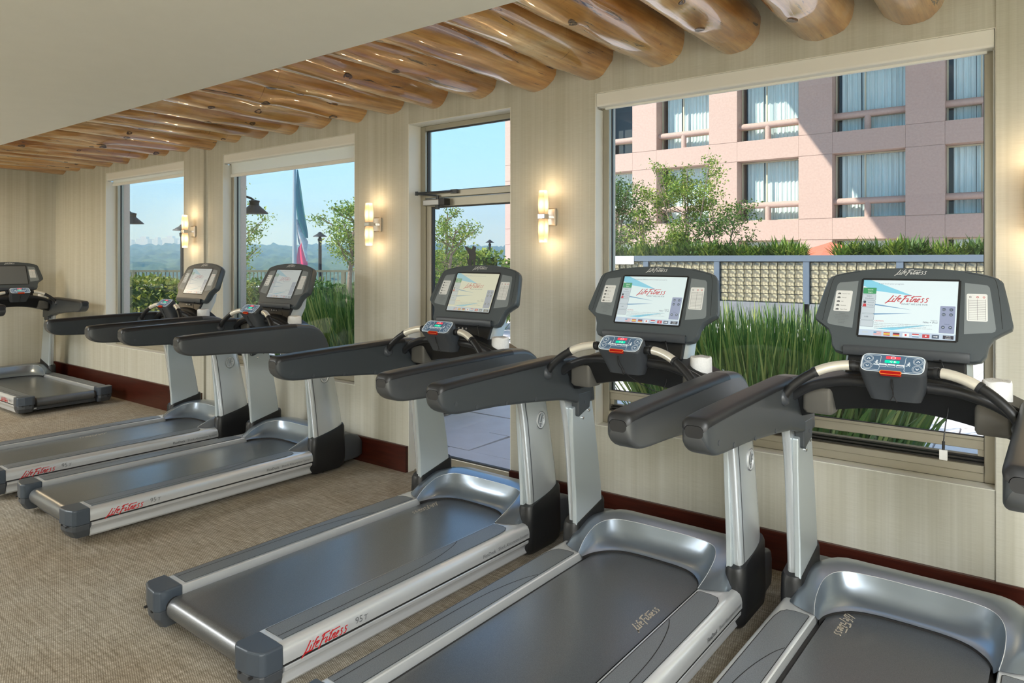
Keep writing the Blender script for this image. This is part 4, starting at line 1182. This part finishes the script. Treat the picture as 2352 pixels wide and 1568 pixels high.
for row in range(13):
    y = 4.06 + 0.6 * row
    x = -8.5 + rnd.uniform(-.5, 0)
    while x < 1.2 and cnt < 190:
        w, me = rnd.choice(PAV)
        o = link('paver', me, pt, bevel=None); o.location = (x, y, 0); x += w; cnt += 1
far = link('paving', MB().box(-60, 30, 11.9, 26.9, -0.0749, -0.05).mesh('far_paving', M['paver']), pt)

# ---------------------------------------------------------------- planting
def leafmat(name, c0, c1, c2, tr=0.35):
    m = mat(name, c1, 0.5, spec=0.4)
    g = N(m, 'ShaderNodeNewGeometry')
    r = ramp(m, [(0.0, c0), (0.5, c1), (1.0, c2)], g.outputs['Random Per Island'])
    L(m, r.outputs[0], bsdf(m).inputs['Base Color'])
    t = N(m, 'ShaderNodeBsdfTranslucent'); L(m, r.outputs[0], t.inputs[0])
    x = N(m, 'ShaderNodeMixShader'); x.inputs[0].default_value = tr
    L(m, bsdf(m).outputs[0], x.inputs[1]); L(m, t.outputs[0], x.inputs[2]); L(m, x.outputs[0], m.node_tree.nodes['Material Output'].inputs[0])
    return m
M['grass'] = leafmat('grass_blade', (0.065, 0.14, 0.03), (0.18, 0.31, 0.065), (0.52, 0.53, 0.15))
M['leaf'] = leafmat('tree_leaf', (0.06, 0.13, 0.02), (0.18, 0.30, 0.045), (0.46, 0.50, 0.10))
M['leafdark'] = leafmat('dark_leaf', (0.03, 0.075, 0.018), (0.07, 0.15, 0.03), (0.17, 0.26, 0.06))
M['leafgold'] = leafmat('gold_hedge_leaf', (0.10, 0.14, 0.02), (0.22, 0.27, 0.05), (0.50, 0.45, 0.10))
M['bark'] = noisy('bark', (0.16, 0.11, 0.075), (0.30, 0.23, 0.17), 30, 0.9, bmp=0.4)
M['soil'] = noisy('soil', (0.05, 0.035, 0.02), (0.10, 0.07, 0.045), 20, 0.95)
M['petal'] = mat('white_petal', (0.85, 0.84, 0.74), 0.6)
def grass_bed(name, label, cx_, cy_, rx, ry, n, hgt, seed, flowers=0):
    r = thing(name, label, 'grass', (cx_, cy_, -0.05))
    rnd = random.Random(seed)
    mb = MB().lathe([(0.02, 0.05), (1.0, 0.03), (1.02, 0.0)], (0, 0, 0), 28)
    mb.v = [(v[0] * rx, v[1] * ry, v[2]) for v in mb.v]
    link('soil', mb.mesh('soil', M['soil']), r)
    mb = MB()
    for k in range(n):
        a = rnd.uniform(0, 2 * math.pi); q = math.sqrt(rnd.random())
        bx, by = rx * q * math.cos(a), ry * q * math.sin(a)
        h = hgt * rnd.uniform(0.72, 1.08)
        la = rnd.uniform(0, 2 * math.pi); lean = rnd.uniform(0.02, 0.26)
        dx = math.cos(la) * lean + bx / rx * 0.30 * q; dy = math.sin(la) * lean + by / ry * 0.30 * q
        w = rnd.uniform(0.0065, 0.0145)
        fa = rnd.uniform(0, math.pi); ux, uy = math.cos(fa) * w, math.sin(fa) * w
        bend = rnd.uniform(0.0, 0.5) if rnd.random() < 0.85 else rnd.uniform(0.6, 1.5)
        rows = []
        for t, ww in ((0, .8), (.4, 1.0), (.75, .8), (1.0, .12)):
            s_ = t * t * bend + t
            px, py, pz = bx + dx * h * s_ * .8, by + dy * h * s_ * .8, 0.03 + h * t * (1 - 0.25 * bend * t * lean)
            rows.append([(px - ux * ww, py - uy * ww, pz), (px + ux * ww, py + uy * ww, pz)])
        mb.grid(rows)
    g = link('blades', mb.mesh('blades', M['grass'], fix=False), r); g['kind'] = 'stuff'
    for k in range(flowers):
        fm = MB()
        a = rnd.uniform(3.3, 5.9); q = rnd.uniform(.5, .95)
        bx, by = rx * q * math.cos(a), ry * q * math.sin(a); hh = hgt * rnd.uniform(.72, .98)
        fm.tube([(bx, by, .03), (bx * 1.15, by * 1.15, hh)], .004, 5, 1)
        for p in range(5):
            b = 2 * math.pi * p / 5; c = Vector((bx * 1.15, by * 1.15, hh))
            d_ = Vector((math.cos(b), math.sin(b), .9)) * .045; e_ = Vector((-math.sin(b), math.cos(b), 0)) * .016
            fm.poly([c, c + d_ * .6 + e_, c + d_, c + d_ * .6 - e_], 0)
        link('flower', fm.mesh('flower', [M['petal'], M['grass']], fix=False), r)
    return r
grass_bed('grass_clump', 'dense clump of tall green strap grass with white flowers outside the wide window', -1.72, 5.85, 0.95, 1.05, 3600, 1.20, 11, 4)
grass_bed('grass_clump', 'dense clump of tall green grass outside the flag window', -6.05, 5.55, 0.95, 0.95, 3000, 1.30, 12)

def tree(name, label, base, height, crown, trunk_r, nleaf, seed, m, lsize=0.06, group=None, stems=1, low=0.35, spread=1.0):
    r = thing(name, label, 'tree', base, 0, group)
    rnd = random.Random(seed)
    tm = MB(); tips = []
    for s_ in range(stems):
        ba = rnd.uniform(0, 6.28); bx = 0.12 * stems * math.cos(ba) * .5; by = 0.12 * stems * math.sin(ba) * .5
        top = Vector((bx * 3 + rnd.uniform(-.15, .15) * crown, by * 3 + rnd.uniform(-.15, .15) * crown, height * rnd.uniform(.78, .95)))
        path = cr([(bx, by, 0), (bx + rnd.uniform(-.04, .04), by + rnd.uniform(-.04, .04), height * .3), (top.x * .6, top.y * .6, height * .6), top], 4)
        tm.tube(path, [trunk_r * (1 - .8 * k / (len(path) - 1)) for k in range(len(path))], 8)
        nb = max(7, int(16 / stems) + 4)
        for k in range(nb):
            f = low + (0.97 - low) * k / nb
            p0 = path[int(f * (len(path) - 1))]
            a = k * 2.4 + rnd.uniform(-.4, .4)
            ln = crown * spread * math.sin(math.pi * min(.95, .22 + .72 * (f - low) / (1 - low))) * rnd.uniform(.7, 1.15)
            p1 = p0 + Vector((math.cos(a) * ln, math.sin(a) * ln, ln * rnd.uniform(.45, 1.0)))
            mid = p0.lerp(p1, .5) + Vector((0, 0, -.05 * ln))
            tm.tube(cr([p0, mid, p1], 3), [trunk_r * .32 * (1 - .75 * q / 6) for q in range(7)], 5)
            for q in range(5):
                tips.append(p0.lerp(p1, .35 + .65 * q / 4) + Vector((rnd.gauss(0, .08), rnd.gauss(0, .08), rnd.gauss(0, .08))) * crown)
        tips.append(top)
    link('trunk', tm.mesh('trunk', M['bark'], 50), r)
    lm = MB()
    for k in range(nleaf):
        c = rnd.choice(tips)
        p = c + Vector((rnd.gauss(0, 1), rnd.gauss(0, 1), rnd.gauss(0, .8))) * crown * .11
        d_ = Vector((rnd.gauss(0, 1), rnd.gauss(0, 1), rnd.gauss(-.2, .8))).normalized()
        e_ = d_.cross(Vector((rnd.gauss(0, 1), rnd.gauss(0, 1), rnd.gauss(0, 1)))).normalized()
        l_ = lsize * rnd.uniform(.7, 1.3)
        lm.poly([p, p + d_ * l_ * .5 + e_ * l_ * .24, p + d_ * l_, p + d_ * l_ * .5 - e_ * l_ * .24])
    f = link('foliage', lm.mesh('foliage', m, fix=False), r); f['kind'] = 'stuff'
    return r
tree('slim_tree', 'slim round-crowned tree on the terrace right of the flag', (-11.9, 9.81, 0), 3.25, 0.78, 0.075, 5200, 21, M['leaf'], .062, low=.5)
tree('terrace_tree', 'leafy tree behind the wall lantern at the left edge of the flag window', (-20.35, 12.2, 0), 4.0, 1.1, 0.10, 4000, 22, M['leaf'], .10, low=.25)
tree('slim_tree', 'slim forked tree seen through the left of the glass door', (-10.20, 11.08, 0), 2.85, 0.62, 0.06, 3600, 23, M['leaf'], .06, low=.45, stems=2)
tree('terrace_tree', 'dark green tree at the left edge of the wide window', (-10.75, 19.4, 0), 4.6, 1.25, 0.07, 8500, 24, M['leafdark'], .085, stems=4, low=.3)
tree('terrace_tree', 'tall airy bamboo-like tree before the pink building in the wide window', (-8.25, 19.6, 0), 4.95, 1.15, 0.05, 10500, 25, M['leaf'], .082, stems=5, low=.3)
tree('terrace_tree', 'thin pale-stemmed tree between the two leafy trees in the wide window', (-9.45, 19.2, 0), 3.6, 0.7, 0.035, 1100, 26, M['leaf'], .10, stems=2, low=.4)
tree('terrace_tree', 'low spreading tree leaning right before the pink building', (-7.25, 19.3, 0), 3.35, 0.95, 0.045, 3800, 27, M['leafdark'], .085, stems=3, low=.35, spread=1.2)

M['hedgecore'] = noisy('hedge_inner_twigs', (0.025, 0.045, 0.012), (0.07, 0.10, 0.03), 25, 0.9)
def bush(name, label, c, size, n, seed, m, lsize=.08, cat='hedge', rz=0):
    r = link(name, None); r.location = c; r.rotation_euler = (0, 0, rz); tag(r, label, cat)
    rnd = random.Random(seed)
    lm = MB()
    for k in range(n):
        u = Vector((rnd.uniform(-1, 1), rnd.uniform(-1, 1), rnd.uniform(-1, 1)))
        f = max(abs(u.x), abs(u.y), abs(u.z)); u = u / f * rnd.uniform(.86, 1.03)
        p = Vector((u.x * size[0], u.y * size[1], size[2] * (1 + u.z) + .06 * math.sin(u.x * size[0] * 5)))
        d_ = Vector((rnd.gauss(0, 1), rnd.gauss(0, 1), rnd.gauss(.3, .8))).normalized()
        e_ = d_.cross(Vector((rnd.gauss(0, 1), rnd.gauss(0, 1), rnd.gauss(0, 1)))).normalized()
        l_ = lsize * rnd.uniform(.7, 1.3)
        lm.poly([p, p + d_ * l_ * .5 + e_ * l_ * .25, p + d_ * l_, p + d_ * l_ * .5 - e_ * l_ * .25])
    f = link('foliage', lm.mesh('foliage', m, fix=False), r); f['kind'] = 'stuff'
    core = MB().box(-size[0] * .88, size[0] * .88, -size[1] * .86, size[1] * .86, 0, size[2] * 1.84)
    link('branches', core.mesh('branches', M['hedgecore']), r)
    return r
bush('clipped_hedge', 'clipped golden green hedge under the railing in the far left window', (-14.2, 6.4, -.05), (2.2, .45, .63), 14000, 31, M['leafgold'], .10, rz=YAW)
bush('clipped_hedge', 'low green hedge behind the treadmill in the flag window', (-13.3, 9.6, -.05), (2.0, .45, .57), 6000, 32, M['leafdark'], .10, rz=YAW)
bush('round_shrub', 'green shrub beside the winged emblem in the glass door', (-11.25, 13.0, .2), (.65, .6, .80), 2600, 33, M['leaf'], .12, 'shrub')
bush('round_shrub', 'small shrub at the right edge of the glass door', (-10.05, 13.6, .2), (.35, .4, .72), 1200, 34, M['leaf'], .12, 'shrub')

# ---------------------------------------------------------------- terrace railing and lamp posts
M['railpaint'] = mat('olive_rail_paint', (0.16, 0.15, 0.09), 0.6)
M['lampblack'] = mat('lamp_post_black', (0.008, 0.010, 0.013), 0.55)
r = thing('terrace_railing', 'olive metal railing along the far terrace edge', 'railing', (-16.8, 12.36, 0), YAW)
link('top_rail', MB().box(-9, 7.5, -.04, .04, 1.27, 1.33).mesh('top_rail', M['railpaint']), r)
link('bottom_rail', MB().box(-9, 7.5, -.03, .03, .38, .42).mesh('bottom_rail', M['railpaint']), r)
bal = MB().box(-.011, .011, -.011, .011, .42, 1.27).mesh('baluster', M['railpaint'])
for k in range(150):
    o = link('baluster', bal, r); o.location = (-8.95 + k * .11, 0, 0)
post = MB().box(-.05, .05, -.05, .05, 0, 1.27).mesh('post', M['railpaint'])
for k in range(9):
    o = link('post', post, r); o.location = (-8.9 + k * 2.0, 0, 0)
def lamp_post(x, y, top, label):
    r = thing('lamp_post', label, 'lamp post', (x, y, -.05), 0, 'black terrace lamp posts')
    h = top + .05
    link('pole', MB().lathe([(.10, 0), (.10, .06), (.065, .12), (.055, h - .35), (.075, h - .30), (.08, h - .24), (.05, h - .22), (.05, h - .16)], (0, 0, 0), 14).mesh('pole', M['lampblack'], 40), r)
    link('shade', MB().lathe([(.24, h - .17), (.235, h - .155), (.07, h - .05), (.07, h - .03), (.045, h - .015), (.01, h)], (0, 0, 0), 20).mesh('shade', M['lampblack'], 40), r)
    return r
lamp_post(-19.75, 15.15, 2.58, 'black lamp post with conical shade between the flag and the slim tree')
lamp_post(-23.26, 28.8, 2.68, 'black lamp post seen through the glass door above the treadmill')
lamp_post(-17.64, 9.22, 2.55, 'black lamp post half hidden at the right edge of the far left window')
def lantern(x, z, label):
    r = thing('wall_lantern', label, 'lantern', (x, YO, z), 0, 'black wall lanterns outside the windows')
    link('bracket', MB().box(-.05, .05, 0, .02, -.08, .14).tube(cr([(0, .01, .06), (0, .10, .10), (0, .20, .09), (0, .25, .06)], 4), .012, 8).mesh('bracket', M['lampblack'], 40), r)
    mb = MB().lathe([(.145, -.075), (.140, -.066), (.050, .015), (.050, .045), (.056, .05), (.056, .062), (.008, .075)], (0, .25, 0), 22)
    link('shade', mb.mesh('shade', M['lampblack'], 40), r)
    mb = MB().lathe([(.028, -.07), (.03, -.02), (.02, .0)], (0, .25, 0), 10)
    link('lamp_bulb', mb.mesh('lamp_bulb', M['labelwhite'], 40), r)
    return r
lantern(-6.725, 2.205, 'black conical wall lantern outside the left edge of the flag window')
lantern(-9.53, 2.18, 'black conical wall lantern outside the left edge of the far left window')
lantern(-2.58, 2.205, 'black wall lantern just showing at the left edge of the wide window')

# ---------------------------------------------------------------- glass-block wall
M['bluegrey'] = mat('blue_grey_paint', (0.10, 0.128, 0.165), 0.5)
M['greystone'] = noisy('grey_stone_panel', (0.15, 0.155, 0.165), (0.20, 0.205, 0.215), 5, 0.6)
m = M['gblock'] = mat('glass_block', (0.55, 0.49, 0.36), 0.12, spec=0.8)
vo = N(m, 'ShaderNodeTexVoronoi'); vo.inputs['Scale'].default_value = 12.0; L(m, coords(m), vo.inputs['Vector'])
c1 = ramp(m, [(0.05, (0.58, 0.51, 0.35)), (0.30, (0.36, 0.31, 0.19)), (0.55, (0.16, 0.14, 0.09))], vo.outputs['Distance'])
L(m, c1.outputs[0], bsdf(m).inputs['Base Color']); bump(m, vo.outputs['Distance'], 0.8, 0.03)
GY = 17.7
r = thing('glass_block_wall', 'blue-grey framed glass block screen wall across the patio', 'wall', (0, GY, 0))
POSTS = [-12.94, -10.80, -8.70, -6.68, -4.47, -2.48, -.40, 1.70]
pm = MB().box(-.07, .07, -.06, .10, .56, 1.585).mesh('post', M['bluegrey'])
for x in POSTS:
    o = link('post', pm, r); o.location = (x, 0, 0)
link('cap_rail', MB().box(-13.1, 1.9, -.08, .12, 1.585, 1.735).mesh('cap_rail', M['bluegrey']), r)
link('backing', MB().box(-13.0, 1.8, .062, .075, .56, 1.6).mesh('backing', mat('block_mortar', (0.20, 0.20, 0.195), 0.8)), r)
for i in range(len(POSTS) - 1):
    a, b = POSTS[i] + .07, POSTS[i + 1] - .07
    bx = MB().box(a + .07 - .07, b, -.03, .10, .0 - .05, .56)
    o = link('base_panel', bx.mesh('base_panel', M['greystone']), r)
    if i == len(POSTS) - 2: continue
    n = int(round((b - a) / .200)); w = (b - a) / n
    key = 'gb%d' % n
    mb = MB()
    hw = w / 2 - .007; hh = .100 - .007
    mb.grid([[(-hw, .06, -hh), (hw, .06, -hh), (hw, .06, hh), (-hw, .06, hh)], [(-hw, .0, -hh), (hw, .0, -hh), (hw, .0, hh), (-hw, .0, hh)], [(-hw + .015, -.012, -hh + .015), (hw - .015, -.012, -hh + .015), (hw - .015, -.012, hh - .015), (-hw + .015, -.012, hh - .015)]], 0, True, True)
    me = mb.mesh('glass_block_%d' % i, M['gblock'])
    for k in range(n):
        for q in range(5):
            o = link('glass_block', me, r); o.location = (a + w * (k + .5), .02, .575 + .2 * (q + .5))
tag(link('white_panel', MB().box(-9.64, -9.04, GY - .10, GY - .085, 1.50, 1.725).mesh('white_panel', M['labelwhite'])), 'blank white panel on the left end of the glass block wall', 'sign')  # flat white rectangle standing just in front of the block wall
# leafy plants along the top of the wall
pl = []
for k in range(3):
    rnd = random.Random(60 + k); mb = MB()
    for q in range(210):
        a = rnd.uniform(0, 6.28); el = rnd.uniform(.25, 1.35); ln = rnd.uniform(.30, .55)
        base = Vector((rnd.uniform(-.25, .25), rnd.uniform(-.15, .15), rnd.uniform(0, .22)))
        d_ = Vector((math.cos(a) * math.cos(el), math.sin(a) * math.cos(el), math.sin(el)))
        e_ = d_.cross(Vector((0, 0, 1))); e_ = (e_ if e_.length > .05 else Vector((1, 0, 0))).normalized() * .022
        mb.grid([[base - e_ * .5, base + e_ * .5], [base + d_ * ln * .55 - e_, base + d_ * ln * .55 + e_], [base + d_ * ln - Vector((0, 0, .04)) - e_ * .1, base + d_ * ln - Vector((0, 0, .04)) + e_ * .1]])
    pl.append(mb.mesh('fan_plant_%d' % k, M['leaf'] if k != 1 else M['leafdark'], fix=False))
rnd = random.Random(5)
tag(link('planter_trough', MB().box(-13, 1.8, GY + .5, GY + 1.2, -.05, 1.55).mesh('planter_trough', M['greystone'])), 'long grey planter behind the glass block wall', 'planter')
x = -11.6
k = 0
while x < 1.2:
    if not (-4.85 < x < -3.75):
        o = link('fan_plant', pl[k % 3]); o.location = (x, GY + .85, 1.545); o.rotation_euler = (0, 0, rnd.uniform(0, 6.28))
        sc_ = rnd.uniform(.85, 1.15); o.scale = (sc_,) * 3
        tag(o, 'leafy green fan plant in the planter behind the glass block wall', 'plant', 'fan plants along the glass block wall')
    x += rnd.uniform(.30, .46); k += 1
# umbrella
r = thing('patio_umbrella', 'salmon red patio umbrella top behind the glass block wall', 'umbrella', (-4.62, 20.8, 0))
link('canopy', MB().lathe([(1.35, 1.62), (1.33, 1.66), (.7, 1.90), (.08, 2.09), (.02, 2.12)], (0, 0, 0), 8).mesh('canopy', mat('salmon_canvas', (0.75, 0.20, 0.13), 0.8)), r)
link('pole', MB().tube([(0, 0, -.05), (0, 0, 2.1)], .025, 8).mesh('pole', M['railpaint']), r)

# ---------------------------------------------------------------- pink hotel building
M['pink'] = noisy('pink_stucco', (0.48, 0.335, 0.28), (0.54, 0.39, 0.33), 14, 0.85, bmp=0.5, bd=0.02)
M['bframe'] = mat('cream_window_frame', (0.55, 0.50, 0.36), 0.5)
M['droom'] = mat('dark_room', (0.05, 0.055, 0.06), 0.8)
m = M['curtain'] = noisy('pale_curtain', (0.76, 0.84, 0.82), (0.90, 0.94, 0.92), 3, 0.85, (4, 4, .5))
M['hglass'] = glass('hotel_glass', (0.96, 0.985, 0.985))
FY = 27.0; FH = 3.09; SILL0 = 0.03; BAND = .77
BW = [(-19.70, -17.40), (-16.25, -13.94), (-12.81, -10.54), (-9.40, -7.11), (-5.94, -3.63), (-2.47, -.17), (1.0, 3.3)]
hb = thing('hotel_building', 'pink stucco hotel wing with recessed curtained windows across the patio', 'building', (0, FY, 0))
def bpart(name, mb, mt, parent=hb, **k):
    return link(name, mb.mesh(name, mt), parent, **k)
bpart('rear_wall', MB().box(-20.85, 4.6, 1.2, 6, -.5, 13), M['pink'])
edges = [(-20.85, BW[0][0])] + [(BW[i][1], BW[i + 1][0]) for i in range(len(BW) - 1)] + [(BW[-1][1], 4.6)]
for (a, b) in edges:
    zs = [-.5]
    for f in range(4): zs += [SILL0 - BAND + FH * f, SILL0 + FH * f]
    zs = [z for z in zs if z >= -.5] + [13]
    for z0, z1 in zip(zs[:-1], zs[1:]):
        bpart('pier_panel', MB().box(a + .006, b - .006, 0, 1.2, z0 + .008, z1 - .008), M['pink'])
for (a, b) in edges:
    bpart('joint_filler', MB().box(a + .012, b - .012, .018, 1.19, -.45, 12.95), M['pink'])
def curtain(x0, x1, z0, z1, y, seed, drawn):
    rnd = random.Random(seed); mb = MB(); n = int((x1 - x0) / .03)
    rows = [[], []]
    ph = rnd.uniform(0, 6)
    for k in range(n + 1):
        x = x0 + (x1 - x0) * k / n
        d_ = .035 * math.sin(x * 38 + ph + 1.5 * math.sin(x * 5)) + .02 * math.sin(x * 91 + ph)
        rows[0].append((x + .01 * math.sin(k), y + d_, z0)); rows[1].append((x, y + d_ * .7, z1))
    return mb.grid(rows)
for bi, (a, b) in enumerate(BW):
    for f in range(4):
        zs = SILL0 + FH * f; zt = zs + FH - BAND
        if f < 4:
            bpart('spandrel', MB().box(a + .0, b - .0, 0, 1.2, zs - BAND + .008, zs), M['pink'])
        if zt > 10.5 and f > 2: continue
        gy = .55
        w = bpart('window', MB(), M['bframe']) if False else None
        fm = MB(); rect_frame(fm, a, b, zs, zt, gy, gy + .06, .05)
        fm.box(a + .05, b - .05, gy, gy + .06, zs + .50, zs + .56)
        fm.box((a + b) / 2 - .20, (a + b) / 2 - .15, gy, gy + .06, zs + .05, zt - .05)
        w = bpart('window', fm, M['bframe'])
        bpart('pane', MB().box(a + .05, b - .05, gy + .025, gy + .032, zs + .05, zt - .05), M['hglass'], w)
        rnd = random.Random(bi * 10 + f)
        full = rnd.random() < .8
        cmb = curtain(a + .18 + (.0 if full else .0), a + .80, zs + .02, zt - .02, gy + .22, bi * 7 + f, 1)
        bpart('curtain', cmb, M['curtain'], w)
        if not (bi == 1 and f == 2):
            bpart('curtain', curtain(a + .82, b - .06, zs + .02, zt - .02, gy + .30, bi * 7 + f + 50, 1), M['curtain'], w)
        bpart('room_back', MB().box(a, b, 1.12, 1.2, zs, zt), M['droom'], w)
        rl = MB().tube([(a - .04, .30, zs + .60), (b + .02, .30, zs + .60)], .12, 14)
        ro = link('round_rail', rl.mesh('round_rail', M['pink'], 50), hb)
        px = (a + b) / 2 - .05
        link('rail_post', MB().tube([(px, .30, zs - .02), (px, .30, zs + .60)], .11, 14).mesh('rail_post', M['pink'], 50), ro)
# unseen block added above the facade to cast the diagonal shadow across it
XE = -7.01 - (13.0 - 6.55) / 1.523
bpart('shadow_caster', MB().box(XE, 16, -13.0, 6, 13.0, 22), M['pink'])

# ---------------------------------------------------------------- distance: canopy, towers, flag
M['canopy'] = noisy('forest_canopy', (0.025, 0.05, 0.018), (0.10, 0.15, 0.05), .12, 0.9, detail=8)
fw = Vector((-math.sin(YAW), math.cos(YAW), 0)); rt = Vector((math.cos(YAW), math.sin(YAW), 0))
rows = []
ND, NL = 90, 330
for i in range(ND + 1):
    d_ = 45 + (420 - 45) * (i / ND) ** 1.5
    row = []
    for j in range(NL + 1):
        l_ = (-0.95 + 1.5 * j / NL) * (d_ + 60)
        p = fw * d_ + rt * l_
        base = -9 + 16.6 * min(1, (d_ - 45) / 300)
        s_ = 2.0 + d_ * .012
        z = base + s_ * (.40 * abs(noise.noise(p * .11)) + .18 * noise.noise(p * .02) + .38 * noise.noise(p * .37))
        row.append((p.x, p.y, z))
    rows.append(row)
cn = link('forest', MB().grid(rows).mesh('forest', M['canopy'], 180, fix=False)); tag(cn, 'hazy forest treetops stretching to the horizon beyond the terrace', 'forest', kind='stuff')
M['tower'] = mat('pale_tower', (0.62, 0.62, 0.62), 0.7)
for k, (l_, w, hgt) in enumerate(((-262, 4, 13.5), (-253, 8, 15.5), (-244, 4, 15), (-235, 8, 16), (-225, 7, 15), (-215, 3, 12.5))):
    p = fw * 480 + rt * l_
    r = thing('distant_tower', ('leftmost', 'second', 'third', 'fourth', 'fifth', 'rightmost')[k] + ' hazy tower block on the far left window skyline, counted from the left', 'building', (p.x, p.y, 0), YAW, 'hazy towers on the skyline')
    link('tower_body', MB().box(-w / 2, w / 2, -4, 4, -5, hgt).mesh('tower_body', M['tower']), r)
    link('roof_block', MB().box(-w / 4, w / 4, -2, 2, hgt, hgt + 1.6).mesh('roof_block', M['tower']), r)
# flag far away beyond the terrace, hanging limp on its pole
r = thing('flag', 'huge green white and red flag hanging limp on a tall pole', 'flag', (-127.72, 91.48, 0), YAW)
link('flag_pole', MB().tube([(-.15, 0, -8), (-.15, 0, 30)], [.55, .28], 12).mesh('flag_pole', mat('pole_grey', (0.35, 0.38, 0.42), 0.5)), r)
M['fgreen'] = mat('flag_green', (0.012, 0.11, 0.085), 0.8); M['fwhite'] = noisy('flag_white', (0.32, 0.26, 0.30), (0.75, 0.72, 0.74), .8, 0.8); M['fred'] = mat('flag_red', (0.80, 0.02, 0.09), 0.8)
def cloth(z_list, mt, name):
    rows = []
    for z, l0, l1 in z_list:
        rows.append([(l0 + (l1 - l0) * t, .35 * math.sin(t * 7 + z * .3), z) for t in [q / 8 for q in range(9)]])
    return link(name, MB().grid(rows).mesh(name, mt, 60, fix=False), r)
cloth([(20.9, .35, .55), (17, .3, 1.3), (13, .3, 1.9), (10, .5, 2.35), (7.5, 1.4, 2.7), (6.2, 2.1, 2.75)], M['fgreen'], 'green_stripe')
cloth([(10.2, .3, .7), (7.5, .3, 1.6), (5.4, .5, 2.75), (3.5, 1.4, 2.4), (1.2, 2.2, 2.7)], M['fwhite'], 'white_stripe')
cloth([(5.2, 1.2, 1.8), (4.0, .5, 2.1), (2.2, .3, 2.4), (.6, .3, 2.6), (-.8, .35, 2.5)], M['fred'], 'red_stripe')
# low haze lying over the forest
hz = bpy.data.materials.new('valley_haze'); hz.use_nodes = True
hz.node_tree.nodes.clear()
_ho = N(hz, 'ShaderNodeOutputMaterial'); _hs = N(hz, 'ShaderNodeVolumeScatter')
_hs.inputs['Color'].default_value = (0.27, 0.58, 1.0, 1); _hs.inputs['Density'].default_value = 0.0046; _hs.inputs['Anisotropy'].default_value = 0.2
L(hz, _hs.outputs[0], _ho.inputs['Volume'])
hb_ = link('valley_haze', MB().box(-520, 260, 100, 640, -20, 30).mesh('valley_haze', hz))
hb_.rotation_euler = (0, 0, YAW)
tag(hb_, 'pale blue haze lying over the distant forest', 'haze', kind='stuff')
